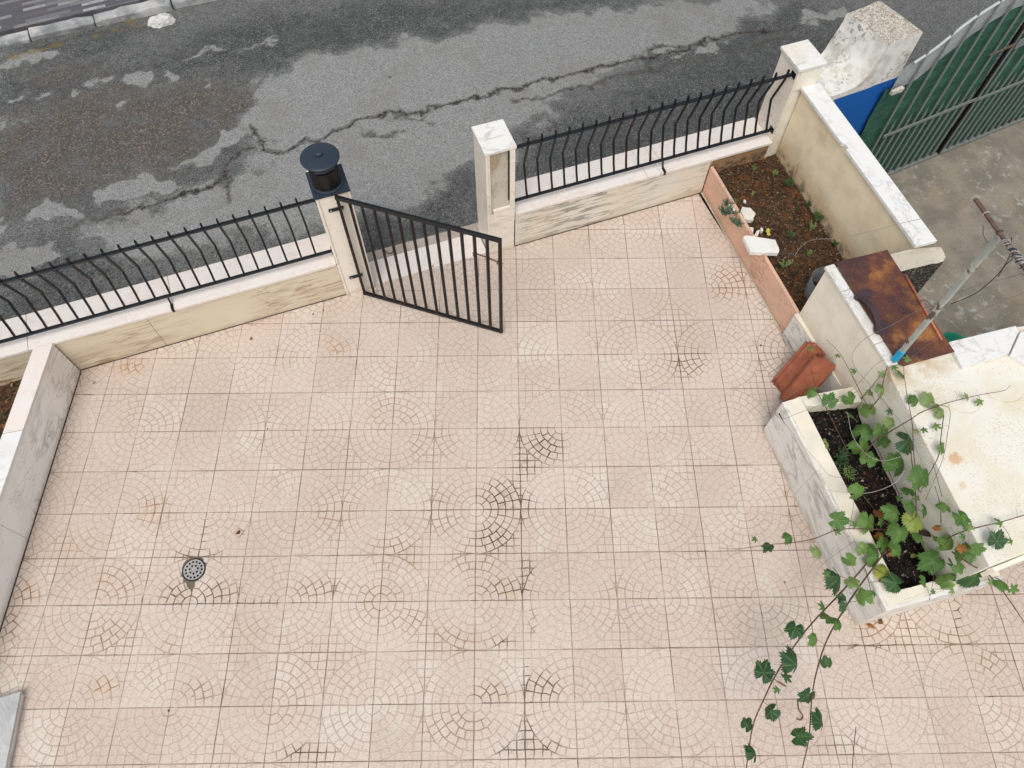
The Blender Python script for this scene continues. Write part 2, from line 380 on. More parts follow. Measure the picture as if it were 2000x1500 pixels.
def obox(p, q, wdt, hgt, b=0.001, bm=None, up=Vector((0, 0, 1)), ext=0):
    """bar of rectangular section from p to q"""
    p, q = Vector(p), Vector(q); d = (q-p).normalized()
    if abs(d.dot(up)) > 0.95: up = Vector((0, 1, 0))
    s = d.cross(up).normalized(); u = s.cross(d).normalized()
    nb = bmesh.new(); p = p-d*ext; q = q+d*ext
    V = [[nb.verts.new(c+s*(a*wdt/2)+u*(e*hgt/2)) for a, e in ((-1, -1), (1, -1), (1, 1), (-1, 1))] for c in (p, q)]
    nb.faces.new(V[0][::-1]); nb.faces.new(V[1])
    for i in range(4): nb.faces.new((V[0][i], V[0][(i+1) % 4], V[1][(i+1) % 4], V[1][i]))
    bmesh.ops.recalc_face_normals(nb, faces=nb.faces)
    bev(nb, b, 1)
    return merge(bm, nb)
def tube(pts, r, n=8, bm=None, cap=True, square=False):
    """swept tube through points, r number or list; square gives a four-sided bar"""
    pts = [Vector(p) for p in pts]; nb = bm or bmesh.new(); m = len(pts)
    rs = r if isinstance(r, (list, tuple)) else [r]*m
    t0 = (pts[1]-pts[0]).normalized()
    u = t0.cross(Vector((0, 0, 1)))
    if u.length < 1e-3: u = t0.cross(Vector((0, 1, 0)))
    u.normalize(); rings = []
    for i, p in enumerate(pts):
        t = (pts[min(i+1, m-1)]-pts[max(i-1, 0)]).normalized()
        u = (u - t*u.dot(t)).normalized(); v = t.cross(u)
        k = 4 if square else n; off = math.pi/4 if square else 0
        rings.append([nb.verts.new(p+(u*math.cos(a)+v*math.sin(a))*rs[i]*(1.2 if square else 1)) for a in [off+2*math.pi*j/k for j in range(k)]])
    k = len(rings[0])
    for a, b in zip(rings, rings[1:]):
        for j in range(k): nb.faces.new((a[j], a[(j+1) % k], b[(j+1) % k], b[j]))
    if cap: nb.faces.new(rings[0][::-1]); nb.faces.new(rings[-1])
    return nb
def spline(P, n=8):
    P = [Vector(p) for p in P]; out = []
    Q = [P[0]*2-P[1]]+P+[P[-1]*2-P[-2]]
    for i in range(1, len(Q)-2):
        for k in range(n):
            t = k/n; a, b, c, d = Q[i-1:i+3]
            out.append(0.5*((2*b)+(c-a)*t+(2*a-5*b+4*c-d)*t*t+(3*b-a-3*c+d)*t**3))
    out.append(P[-1]); return out
def rough(bm, amp, cut=0.05, sc=9.0, keep=None):
    """subdivide and roughen: hand-trowelled or broken surfaces"""
    for _ in range(3):
        es = [e for e in bm.edges if e.calc_length() > cut]
        if not es: break
        bmesh.ops.subdivide_edges(bm, edges=es, cuts=1, use_grid_fill=True)
    for v in bm.verts:
        if keep and keep(v.co): continue
        v.co += noise.noise_vector(v.co*sc)*amp + noise.noise_vector(v.co*sc*3.1)*amp*0.35
    return bm
def lathe(prof, c, n=32, bm=None):
    nb = bm or bmesh.new(); rings = []
    for r, z in prof:
        rings.append([nb.verts.new((c[0]+r*math.cos(2*math.pi*i/n), c[1]+r*math.sin(2*math.pi*i/n), z)) for i in range(n)] if r > 1e-6 else [nb.verts.new((c[0], c[1], z))])
    for a, b in zip(rings, rings[1:]):
        for i in range(n):
            j = (i+1) % n
            if len(a) == 1 and len(b) == 1: continue
            if len(a) == 1: nb.faces.new((a[0], b[j], b[i]))
            elif len(b) == 1: nb.faces.new((a[i], a[j], b[0]))
            else: nb.faces.new((a[i], a[j], b[j], b[i]))
    return nb

# ------------------------------------------------------------ painted-by-wear masks (stains and patches with a shape of their own)
def seg_d(P, A, B):
    d = B-A; L = max(1e-9, (d*d).sum()); t = np.clip(((P-A)@d)/L, 0, 1)
    return np.linalg.norm(P-(A+t[:, None]*d), axis=1)
def poly_sd(P, poly):
    inside = np.zeros(len(P), bool); dist = np.full(len(P), 1e9)
    for i in range(len(poly)):
        A, B = poly[i], poly[(i+1) % len(poly)]
        dist = np.minimum(dist, seg_d(P, A, B))
        cond = ((A[1] > P[:, 1]) != (B[1] > P[:, 1]))
        xs = (B[0]-A[0])*(P[:, 1]-A[1])/((B[1]-A[1]) if abs(B[1]-A[1]) > 1e-9 else 1e-9)+A[0]
        inside ^= cond & (P[:, 0] < xs)
    return np.where(inside, dist, -dist)
def in_box(P, pts, pad):
    lo = pts.min(0)-pad; hi = pts.max(0)+pad
    return np.where((P[:, 0] > lo[0]) & (P[:, 0] < hi[0]) & (P[:, 1] > lo[1]) & (P[:, 1] < hi[1]))[0]
def grid_mesh(name, x0, x1, y0, y1, step, zf, mat, attrs, keep=None):
    nx = int((x1-x0)/step)+1; ny = int((y1-y0)/step)+1
    gx, gy = np.meshgrid(np.linspace(x0, x1, nx), np.linspace(y0, y1, ny))
    P = np.stack([gx.ravel(), gy.ravel()], 1); z = zf(P)
    co = np.column_stack([P, z]).astype(np.float32)
    idx = np.arange(nx*ny).reshape(ny, nx)
    q = np.stack([idx[:-1, :-1], idx[:-1, 1:], idx[1:, 1:], idx[1:, :-1]], -1).reshape(-1, 4)
    if keep is not None:
        c = co[q].mean(1); q = q[keep(c[:, :2])]
    me = bpy.data.meshes.new(name)
    me.vertices.add(len(co)); me.vertices.foreach_set('co', co.ravel())
    me.loops.add(len(q)*4); me.loops.foreach_set('vertex_index', q.ravel().astype(np.int32))
    me.polygons.add(len(q)); me.polygons.foreach_set('loop_start', np.arange(0, len(q)*4, 4, dtype=np.int32))
    me.polygons.foreach_set('loop_total', np.full(len(q), 4, np.int32))
    me.update(); me.validate()
    for an, rgb in attrs(P).items():
        a = me.color_attributes.new(an, 'FLOAT_COLOR', 'POINT')
        a.data.foreach_set('color', np.column_stack([rgb, np.ones(len(P))]).astype(np.float32).ravel())
    me.polygons.foreach_set('use_smooth', [True]*len(me.polygons))
    me.materials.append(mat)
    o = bpy.data.objects.new(name, me); COL.objects.link(o); return o
def gpx(pts, zf):
    """photo pixels -> plan points on the surface of height zf(x)"""
    out = []
    for px, py in pts:
        z = -0.05
        for _ in range(12): p = at(px, py, z); z = zf(p.x)
        out.append((p.x, p.y))
    return np.array(out)

def vnoise(P, sc, seed=0):
    Q = P*sc; i = np.floor(Q).astype(np.int64); f = Q-i; f = f*f*(3-2*f)
    def h(a, b):
        n = (a*374761393+b*668265263+seed*1442695041) & 0x7fffffff; n = (n ^ (n >> 13))*1274126177 & 0x7fffffff
        return ((n ^ (n >> 16)) & 0xffff)/65535.0
    a, b = i[:, 0], i[:, 1]
    return (h(a, b)*(1-f[:, 0])+h(a+1, b)*f[:, 0])*(1-f[:, 1])+(h(a, b+1)*(1-f[:, 0])+h(a+1, b+1)*f[:, 0])*f[:, 1]
def warp(P, amt, sc):
    w_ = np.zeros_like(P)
    for k in range(4):
        for c_ in (0, 1): w_[:, c_] += (vnoise(P, sc*2**k, 7*k+c_*31)-.5)*amt*0.62**k
    return P+w_
# ------------------------------------------------------------ ground, street
gb = bmesh.new(); [gb.verts.new(c) for c in ((-120, -120, -0.70), (120, -120, -0.70), (120, 120, -0.70), (-120, 120, -0.70))]; gb.faces.new(gb.verts)
struct(link('ground', gb, DRIVE, base=(0, 0, -0.7)))
def zroad(x): return -0.045 - 0.43*min(1, max(0, (x-1.2)/4.0))**1.1 + 0.02*min(0, x+0.5)*-1
def zroad_np(P):
    x = P[:, 0]; return -0.045 - 0.43*np.clip((x-1.2)/4.0, 0, 1)**1.1 - 0.02*np.minimum(0, x+0.5)

LIGHT_P = [  # pale worn asphalt
 [(478,192),(500,165),(560,126),(640,106),(760,92),(860,74),(960,58),(1090,40),(1200,22),(1330,4),(1450,0),(1500,10),(1440,48),(1370,70),(1330,85),(1250,118),(1180,132),(1090,160),(1040,180),(1000,190),(900,212),(860,220),(760,218),(700,240),(640,265),(560,292),(515,290),(500,268),(482,255),(485,220)],
 [(515,298),(560,296),(640,270),(720,245),(780,235),(840,225),(900,215),(1010,190),(1060,175),(1080,200),(1075,225),(1030,240),(990,270),(960,310),(900,330),(860,360),(800,390),(740,410),(700,430),(640,440),(560,440),(480,450),(400,460),(300,480),(230,500),(140,480),(150,450),(250,430),(330,405),(400,372),(450,345),(500,325)],
 [(200,395),(225,368),(262,352),(300,340),(330,352),(375,362),(372,368),(330,378),(300,385),(262,402),(235,402)],
 [(62,432),(75,398),(100,400),(130,412),(172,420),(160,430),(120,440),(70,438)],
 [(0,430),(12,432),(26,456),(8,468),(0,465)],
 [(368,318),(420,280),(465,262),(498,272),(470,285),(430,296),(400,316)],
 [(226,178),(238,155),(262,148),(272,158),(268,172),(240,182)],
 [(178,175),(185,160),(201,155),(200,170),(190,178)],
 [(308,140),(330,144),(352,146),(345,158),(325,162)], [(385,158),(400,153),(402,162)],
 [(10,200),(40,198),(65,190),(62,202),(35,206)], [(88,200),(100,185),(118,180),(110,196)], [(145,188),(160,188),(158,206),(148,204)], [(22,250),(42,246),(38,252)], [(0,236),(10,246),(10,255),(0,256)],
 [(345,118),(380,108),(430,98),(440,106),(400,118),(360,122)], [(455,102),(500,92),(535,86),(530,92),(470,104)],
 [(1572,38),(1582,28),(1612,28),(1600,40)], [(1576,48),(1605,30),(1618,42),(1605,54),(1590,54)], [(1612,26),(1650,30),(1640,48),(1618,42)],
 [(1366,88),(1378,82),(1398,88),(1396,100),(1372,104)], [(1342,100),(1358,94),(1360,106),(1346,110)], [(1330,112),(1345,110),(1350,120),(1332,124)], [(1410,68),(1424,66),(1422,74)],
 [(0,138),(10,142),(14,152),(0,162)], [(12,118),(60,100),(110,98),(104,112),(70,122),(34,140),(14,128)],
 [(0,505),(40,490),(90,500),(100,530),(40,545),(0,540)]]
DARK_P = [  # bitumen-dark, rough asphalt
 [(420,45),(480,30),(560,18),(700,4),(760,0),(1280,0),(1200,16),(1080,36),(900,64),(760,90),(640,105),(540,128),(470,165),(380,150),(300,130),(340,85)],
 [(30,175),(60,130),(150,125),(200,140),(200,150),(150,190),(90,205),(40,200)],
 [(0,160),(60,165),(150,140),(280,120),(420,120),(440,135),(420,150),(300,165),(200,182),(90,215),(0,222)],
 [(1080,215),(1180,190),(1300,150),(1420,100),(1560,60),(1700,30),(1760,200),(1640,260),(1500,260),(1300,310),(1080,350),(1010,350),(1000,300),(1030,250)],
 [(740,420),(820,385),(880,360),(940,330),(945,400),(950,450),(860,460),(720,520),(690,480)],
 [(1180,118),(1230,98),(1280,85),(1350,68),(1440,50),(1540,10),(1600,0),(1600,60),(1500,90),(1400,120),(1290,140),(1200,130)],
 [(0,560),(60,500),(140,480),(200,505),(260,520),(230,560),(120,600),(0,640)],
 [(390,330),(430,290),(480,272),(490,300),(495,330),(440,350),(420,372),(350,362),(330,345)],
 [(0,300),(60,330),(120,370),(200,365),(220,370),(180,410),(60,400),(0,410)],
 [(40,90),(150,60),(260,40),(300,60),(250,90),(140,110),(50,118)]]
BROWN_P = [[(0,235),(120,215),(230,182),(300,168),(420,160),(478,190),(482,258),(440,272),(380,300),(340,335),(240,350),(190,370),(150,400),(60,395),(0,430)],
 [(40,150),(130,128),(200,135),(195,150),(120,170),(60,168)]]
CRACKS = [([(488,240),(500,265),(520,295),(548,297),(580,282),(600,275),(640,268),(668,248),(700,233),(735,226),(765,212),(795,226),(850,209),(900,196),(938,192),(970,178),(1030,166),(1080,154),(1130,144),(1190,128),(1230,122),(1265,112),(1300,105),(1330,100),(1390,74),(1450,66),(1560,55)],1.0),
 ([(765,212),(778,225),(800,232),(830,236),(838,242),(850,242)],0.8), ([(704,262),(735,271),(752,267),(770,262),(792,256)],0.85), ([(828,232),(838,218),(850,210)],0.7),
 ([(1007,200),(1030,193),(1060,187),(1100,176),(1150,168),(1200,152),(1260,138),(1300,128),(1380,110),(1440,98),(1540,70)],0.85), ([(1060,168),(1061,184)],0.5), ([(1130,146),(1165,163)],0.5),
 ([(1262,112),(1275,90),(1290,86),(1325,88)],0.9), ([(1480,80),(1540,55),(1600,35)],0.6), ([(1500,76),(1560,72),(1600,66)],0.6),
 ([(498,290),(470,292),(440,330),(445,358),(450,388)],0.9), ([(490,320),(510,340)],0.7),([(240,412),(300,402),(360,380),(420,362),(440,350)],1.0),([(130,448),(170,432),(240,410)],0.8),
 ([(0,118),(60,95),(120,84),(180,66),(250,55)],0.8),([(110,130),(190,125),(200,145),(160,160)],0.6),([(340,60),(342,115)],0.5),([(60,165),(130,175),(200,150),(300,120),(420,95)],0.6),([(500,268),(535,270)],0.6),
 ([(1180,60),(1230,40),(1290,30)],0.25)]
MOSS_P = [(255,42,16,9),(270,52,9,5),(186,70,10,6),(110,88,20,6),(28,111,20,7),(122,130,8,4),(70,100,40,5),(225,58,12,5)]
def road_attr(P):
    tone = np.full(len(P), 0.42); brown = np.zeros(len(P)); crack = np.zeros(len(P)); moss = np.zeros(len(P))
    # broad streaks that run along the street
    P0 = P; P = warp(P0, 0.26, 3.0); PC = warp(P0, 0.085, 9.0)
    for pl in DARK_P:
        g = gpx(pl, zroad); i = in_box(P, g, 0.3); s = np.clip(poly_sd(P[i], g)/0.55+0.5, 0, 1); tone[i] = tone[i]*(1-s)+0.16*s
    for pl in BROWN_P:
        g = gpx(pl, zroad); i = in_box(P, g, 0.3); s = np.clip(poly_sd(P[i], g)/0.30+0.5, 0, 1); brown[i] = np.maximum(brown[i], s); tone[i] = tone[i]*(1-s)+0.30*s
    for k, pl in enumerate(LIGHT_P):
        g = gpx(pl, zroad); i = in_box(P, g, 0.3); wdt = 0.30 if k < 2 else 0.05
        s = np.clip(poly_sd(P[i], g)/wdt+0.5, 0, 1); lv = (0.80, 0.70)[k] if k < 2 else 0.78
        tone[i] = tone[i]*(1-s)+lv*s; brown[i] *= 1-s
    P = P0
    for pl, a in CRACKS:
        g = gpx(pl, zroad)
        for A, B in zip(g, g[1:]):
            i = in_box(PC, np.array([A, B]), 0.12); d = seg_d(PC[i], A, B); crack[i] = np.maximum(crack[i], a*np.clip(1-d/0.062, 0, 1))
    for px, py, rx, ry in MOSS_P:
        g = gpx([(px, py), (px+rx, py), (px, py-ry)], zroad); c = g[0]; ra = max(0.03, np.linalg.norm(g[1]-c)); rb = max(0.03, np.linalg.norm(g[2]-c))
        i = in_box(P, g, 0.5); d = (P[i]-c)/np.array([ra, rb]); moss[i] = np.maximum(moss[i], np.clip(1.3-np.linalg.norm(d, axis=1), 0, 1))
    return {'wear': np.column_stack([tone, brown, crack]), 'grow': np.column_stack([moss, moss, moss])}
def m_road():
    t = Mt('worn_asphalt', 0.93, 0.25)
    tone, brown, crack = t.attr('wear'); moss = t.attr('grow')[0]
    n1 = t.noi(9, 6, 0.4); n2 = t.noi(34, 4)
    tn = tone + (n1-0.5)*0.42 + (n2-0.5)*0.22
    # aggregate
    cell = t.vor(105, out='Color'); s_ = t.nt.nodes.new('ShaderNodeSeparateColor'); t.nt.links.new(cell, s_.inputs[0])
    cr, cg = X(t.nt, s_.outputs[0]), X(t.nt, s_.outputs[1])
    pale = tn.ss(0.45, 0.62)
    c = t.mix((0.054, 0.058, 0.059), (0.150, 0.154, 0.150), tn.ss(0.05, 0.48))
    c = t.mix(c, (0.262, 0.268, 0.260), pale)
    c = t.mix(c, (0.40, 0.405, 0.39), pale*cr.ss(0.55, 1.0)*0.55)
    c = t.mix(c, (0.11, 0.113, 0.11), pale*cr.ss(0.0, 0.45, 1, 0)*0.55)
    c = t.mix(c, (0.215, 0.20, 0.175), (t.noi(1.7, 4).ss(0.5, 0.7)*pale)*0.5)
    amp = t.noi(2.0, 2).ss(0.3, 0.7, 0.5, 0.9)
    c = t.mix(c, (0.34, 0.33, 0.30), cr.ss(0.70, 1.0)*(1.15-pale)*0.50*amp)
    c = t.mix(c, (0.012, 0.012, 0.013), cr.ss(0.0, 0.40, 1, 0)*(1.10-pale)*0.60)
    fine = t.noi(190, 2)
    c = t.mix(c, (0.05, 0.05, 0.05), fine.ss(0.36, 0.60, 1, 0)*0.42)
    cell2 = t.vor(82, out='Color'); s2 = t.nt.nodes.new('ShaderNodeSeparateColor'); t.nt.links.new(cell2, s2.inputs[0]); cg, cr2 = X(t.nt, s2.outputs[0]), X(t.nt, s2.outputs[1])
    bs = t.mix((0.075, 0.066, 0.056), (0.235, 0.18, 0.14), cg.ss(0.50, 0.9)*cr2.ss(0.1, 0.7))
    bs = t.mix(bs, (0.035, 0.03, 0.028), cr2.ss(0.0, 0.25, 1, 0)*0.8)
    c = t.mix(c, bs, brown*t.noi(3.0, 4).ss(0.25, 0.60)*(1-pale)*0.80)
    # edges of worn patches catch dirt; cracks with ragged crumbly borders
    k = (crack + (n2-0.5)*0.75 + (t.noi(70, 3)-0.5)*0.5)
    c = t.mix(c, (0.085, 0.08, 0.072), k.ss(0.34, 0.62)*crack.ss(0.05, 0.25)*0.65)
    c = t.mix(c, (0.016, 0.014, 0.012), (k.ss(0.74, 0.92)*crack.ss(0.3, 0.5))*0.85)
    c = t.mix(c, (0.17, 0.125, 0.04), (moss+(n2-0.5)*1.6+(t.noi(60, 3)-0.5)).ss(0.40, 0.75)*0.6)
    # pebbles thrown here and there
    c = t.mix(c, (0.42, 0.38, 0.32), t.noi(48, 2).ss(0.745, 0.765)*0.8)
    b = X(t.nt, t.vor(105))*-0.8 + n2*0.8 + (k.ss(0.6, 0.85)*crack.ss(0.2, 0.5))*-3
    return t.out(c, b, 0.55, 0.006)
road = grid_mesh('street', -6.5, 9.5, 2.60, 9.2, 0.02, zroad_np, m_road(), road_attr)
struct(road)
# far side of the street: kerb and a pavement of dark bricks
def far_pavement():
    t = Mt('dark_brick_paving', 0.85, 0.3)
    n = t.nt.nodes.new('ShaderNodeTexBrick'); t.nt.links.new(t.rot((0, 0, R_(-3))), n.inputs[0])
    n.inputs['Color1'].default_value = (0.085, 0.085, 0.10, 1); n.inputs['Color2'].default_value = (0.50, 0.50, 0.50, 1); n.inputs['Mortar'].default_value = (0.10, 0.095, 0.09, 1)
    n.inputs['Scale'].default_value = 1; n.inputs['Brick Width'].default_value = 0.24; n.inputs['Row Height'].default_value = 0.052
    n.inputs['Mortar Size'].default_value = 0.003; n.inputs['Bias'].default_value = -0.35
    return t.out(t.mix(n.outputs[0], (0.12, 0.10, 0.10), t.noi(12, 4).ss(0.4, 0.7)*0.4), t.noi(40, 3), 0.3, 0.003)
kx = gpx([(-60, 95), (0, 78), (370, -10)], lambda x: zroad(x)+0.09)
struct(link('far_pavement', prism([(-6.5, kx[0][1]+0.16), (9.5, 7.28), (9.5, 11), (-6.5, 11)], -0.6, 0.055, 0.004), far_pavement()))
kb = bmesh.new()
x = -6.5
while x < 9.0:
    L = 0.55+rnd.random()*0.5
    yy0 = kx[1][1]+0.045*(x+3.4)+rnd.uniform(-.012, .012)
    nb = prism([(x, yy0), (x+L-0.012, yy0+0.02), (x+L-0.012, yy0+0.17), (x, yy0+0.15)], -0.6, 0.052+rnd.uniform(-.012, .010), 0.012)
    rough(nb, 0.022, 0.09, 6); merge(kb, nb); x += L
KERB = m_conc('pale_kerb_stone', (0.20, 0.21, 0.21), (0.50, 0.49, 0.48), 0.6, 0.1)
struct(link('far_kerb', kb, KERB))
nb = bmesh.new(); bmesh.ops.create_icosphere(nb, subdivisions=4, radius=1)
c = at(315, 36, 0.02)
for v in nb.verts:
    v.co = Vector((c.x+v.co.x*0.155*(1+0.25*noise.noise(v.co*1.2)), c.y+v.co.y*0.10*(1+0.3*noise.noise(v.co*1.4+Vector((3, 0, 0)))), c.z-0.05+v.co.z*0.075))+noise.noise_vector(v.co*2.6)*0.022+noise.noise_vector(v.co*9)*0.006
tag(link('rock', nb, ROCKW, smooth=False), 'rough white rock lying at the far side of the street', 'rock')

# ------------------------------------------------------------ patio floor
def m_tiles():
    t = Mt('embossed_patio_tiles', 0.62, 0.3)
    u0 = (t.x*cth - t.y*sth)/0.33; v0 = (t.x*sth + t.y*cth)/0.33
    wv = t.noi(11, 4); wv2 = t.noi(11, 4, 0, t.rot((0, 0, 1.3)))
    u = u0+(wv-0.5)*0.070; v = v0+(wv2-0.5)*0.070
    dj = (u0.fr()-0.5).ab()*-1+0.5; dj = dj.mn((v0.fr()-0.5).ab()*-1+0.5)      # distance to the tile joints
    p = ((u*0.5).fr()-0.5).ab()*2          # 0 at a circle centre (odd u)
    q = (((v+1)*0.5).fr()-0.5).ab()*2
    r = (p*p+q*q).sqrt()
    ring = (r*6).fl(); fr = (r*6).fr(); d1 = fr.mn(1-fr)/6
    ang = p._m('ARCTAN2', q)*(2/math.pi)
    n = ((ring+0.5)*1.50).rd().mx(1)
    aw = ang + (ang*math.pi*2 + ring*1.9).sin()*0.035*ang.ss(0.0, 0.15)*ang.ss(0.85, 1.0, 1, 0)
    c2 = (aw*n).fr(); d2 = c2.mn(1-c2)/n*r*1.57
    d2 = d2 + (r*6).ss(0.9, 1.0, 1, 0)     # no cuts in the centre piece
    inside = r.ss(0.995, 1.005, 1, 0)
    g6u = (u*6).fr(); g6v = (v*6).fr()
    d3 = (g6u.mn(1-g6u)).mn(g6v.mn(1-g6v))/6
    d3 = d3.mn((r-1).ab())
    d = d1.mn(d2)*inside + d3*(1-inside)
    groove = d.ss(0.004, 0.0165, 1, 0)
    soft, rust, dark = t.attr('stain')
    joint = dj.ss(0.003, 0.0115, 1, 0)
    tid = t.vec(u0.fl(), v0.fl(), 0.0)
    wn = t.nt.nodes.new('ShaderNodeTexWhiteNoise'); wn.noise_dimensions = '2D'; t.nt.links.new(tid, wn.inputs[0]); tr = X(t.nt, wn.outputs[0])
    big = t.noi(1.1, 4)
    c = t.mix((0.592, 0.497, 0.422), (0.540, 0.445, 0.372), big.ss(0.35, 0.7))
    c = t.mix(c, (0.650, 0.565, 0.505), tr.ss(0.45, 1.0)*0.40)
    c = t.mix(c, (0.52, 0.415, 0.345), tr.ss(0.0, 0.25, 1, 0)*0.40)
    # bleached washes that stop at tile joints
    c = t.mix(c, (0.650, 0.590, 0.52), (t.noi(2.6, 5, 0.6)+tr*0.05).ss(0.54, 0.74)*0.65)
    st = t.noi(4.2, 5, 0.3)
    # little chisel marks on each stone
    m1 = t.noi(60, 2, 0.6, t.rot((0, 0, 0.9), (1, 2.4, 1))); mk = m1.ss(0.555, 0.63)
    c = t.mix(c, (0.36, 0.235, 0.17), mk*0.42)
    c = t.mix(c, (0.74, 0.63, 0.55), t.noi(44, 2, 0.4, t.rot((0, 0, -0.6), (1, 2.2, 1))).ss(0.54, 0.64)*0.30)
    # brown wash over whole patches
    c = t.mix(c, (0.56, 0.41, 0.26), soft*(st.ss(0.35, 0.65))*0.20)
    c = t.mix(c, (0.47, 0.27, 0.12), rust*(t.noi(26, 5).ss(0.44, 0.62))*0.42)
    c = t.mix(c, (0.20, 0.155, 0.12), (dark-0.78).ss(0.0, 0.22)*t.noi(22, 5).ss(0.48, 0.62)*0.35)
    # dirt held in grooves: light everywhere, brown and black where stained
    vis = t.noi(2.6, 5).ss(0.30, 0.70, 0.14, 0.78)
    c = t.mix(c, (0.37, 0.265, 0.21), groove*vis)
    c = t.mix(c, (0.31, 0.175, 0.085), groove*(soft*0.55+rust*0.8).cl()*t.noi(8, 3).ss(0.35, 0.6))
    c = t.mix(c, (0.055, 0.032, 0.022), groove*dark*(t.noi(11, 3)+dark*0.2).ss(0.36, 0.58))
    jl = (t.noi(2.0, 4)*0.7+t.noi(9, 4)*0.3).ss(0.38, 0.62, 0.18, 0.96)
    c = t.mix(c, (0.13, 0.075, 0.045), joint*(jl+dark*0.5).cl())
    c = t.mix(c, (0.05, 0.035, 0.025), dj.ss(0.003, 0.016, 1, 0)*t.noi(5.0, 5).ss(0.60, 0.70)*0.85)
    # grey film and specks of dirt
    c = t.mix(c, (0.44, 0.40, 0.37), t.noi(1.9, 4, 0.5).ss(0.58, 0.78)*0.22)
    c = t.mix(c, (0.14, 0.09, 0.06), t.noi(30, 2).ss(0.775, 0.79)*0.8)
    h = groove*-1.0 + joint*-1.3 + mk*-0.35 + t.noi(130, 2)*0.25
    return t.out(c, h, 0.45, 0.0035)
STAINS = [
 (1016,890,9,75,.2,0,1),(1020,1000,8,40,.2,0,.9),(1024,1125,10,60,.3,0,1),(1030,1340,9,60,.2,0,1),(1030,1440,22,40,.3,0,1),(1038,1210,12,40,.3,0,.6),(1010,1465,50,20,.4,.1,1),(1640,1460,60,20,.3,.1,.5),(1870,1190,8,60,.3,0,1),(1700,1262,90,6,.4,.1,1),(420,1175,190,6,.3,0,1),(400,1050,6,40,.1,0,.8),(1480,505,70,6,.3,0,.8),(1490,560,10,50,.5,.1,.8),  # px, py, rx, ry, soft, rust, dark
 (1425,550,48,38,1,.35,.5),(1065,868,44,38,.3,0,1),(1030,905,30,30,.4,0,1),(985,975,55,45,.7,.3,1),(1020,985,30,30,.4,0,1),(965,1050,48,36,.5,.2,1),(1033,1110,14,22,.5,0,1),(1062,1340,40,36,.3,0,.9),(1340,705,45,36,1,.3,.7),
 (960,1355,45,22,.9,.5,.6),(985,1150,70,24,.9,.4,.7),(620,1150,60,24,.7,.4,.5),(350,1160,42,28,.9,.2,.9),(425,1155,48,26,.9,.3,.8),(385,1085,55,16,.6,.2,.8),(225,1140,60,40,.7,.5,.1),(40,1160,45,30,.9,.8,.3),(20,1215,20,40,.6,.3,.6),(215,1240,50,45,.7,.5,.3),
 (300,1000,40,36,.6,.9,.1),(200,1345,50,30,.8,.7,.1),(390,1350,35,25,.5,.3,.5),(330,1260,30,20,.5,.5,0),(600,1470,60,20,.7,.4,.9),(1060,1460,50,16,.6,.3,.9),(470,1040,8,6,.4,.6,1),(660,675,25,25,.4,.8,0),(760,810,60,40,.5,.3,.1),(560,700,40,20,.3,.3,0),
 (245,715,22,16,.2,1,.1),(265,715,18,16,.2,1,.1),(650,1000,60,50,.7,.3,.2),(780,1080,60,40,.8,.5,.2),(860,1000,40,50,.6,.2,.4),(740,1170,60,40,.7,.3,.3),(800,1210,50,30,.6,.3,.3),(880,1250,60,30,.6,.5,.3),(980,1255,30,12,.5,.5,.8),
 (1350,720,20,20,.3,.3,.7),(1780,1240,60,40,.8,.5,.2),(1860,1250,50,30,.7,.3,.4),(1700,1230,40,20,1,.6,.3),(1940,1290,60,30,.5,.3,.3),(1560,1000,40,60,.3,.3,.1),(1220,1160,60,40,.2,.3,.1),(1330,1080,50,20,.2,.2,0),(930,1090,60,40,.6,.2,.4),
 (560,1380,60,50,.5,.2,.2),(640,1300,80,60,.4,.2,.1),(480,1240,60,60,.4,.2,.1),(900,1420,80,40,.6,.3,.3),(1270,720,60,60,.3,.1,.1),(1180,660,60,50,.2,.1,.1),(1090,600,60,40,.2,.1,.1),(1310,640,60,60,.4,.2,.2),(1500,700,40,60,.3,.1,.4),(300,820,60,40,.3,.2,.0),(330,1390,8,10,.5,.2,1),(150,1070,60,40,.4,.3,0),(1420,1215,50,60,.2,.2,.1),(845,870,60,40,.5,.1,.3),(640,870,80,60,.35,.1,.1)]
def patio_attr(P):
    S = np.zeros((len(P), 3))
    for px, py, rx, ry, a, b, d in STAINS:
        c = at(px, py, 0); e = at(px+rx, py, 0); f = at(px, py-ry, 0)
        M = np.array([[e.x-c.x, f.x-c.x], [e.y-c.y, f.y-c.y]]); Q = (P-np.array([c.x, c.y]))@np.linalg.inv(M).T
        s = np.clip(1.35-np.linalg.norm(Q, axis=1), 0, 1); s = s*s*(3-2*s)
        for k, v in enumerate((a, b, d)): S[:, k] = np.maximum(S[:, k], s*v)
    # grime along the walls
    L = [((-2.95, 2.31), (-0.68, 2.31)), ((0.78, 2.33), (2.67, 2.33)), ((2.668, 2.328), (2.591, 0.672)), ((-2.948, 2.31), (-3.72, 0.1)), ((2.0, -0.06), (1.87, -1.58)), ((1.87, -1.58), (3.08, -1.67))]
    for A, B in L:
        d = seg_d(P, np.array(A), np.array(B)); S[:, 0] = np.maximum(S[:, 0], np.clip(1-d/0.10, 0, 1)*0.6); S[:, 2] = np.maximum(S[:, 2], np.clip(1-d/0.05, 0, 1)*0.25)
    return {'stain': S}
patio = grid_mesh('patio_floor', -7.0, 6.5, -6.0, 2.345, 0.03, lambda P: np.zeros(len(P)), m_tiles(), patio_attr,
                  keep=lambda c: ~((c[:, 0] > 2.64) & (c[:, 1] > -0.1)) & ~((c[:, 0] < -3.05-(2.31-c[:, 1])*0.3615-0.02)))
struct(patio)
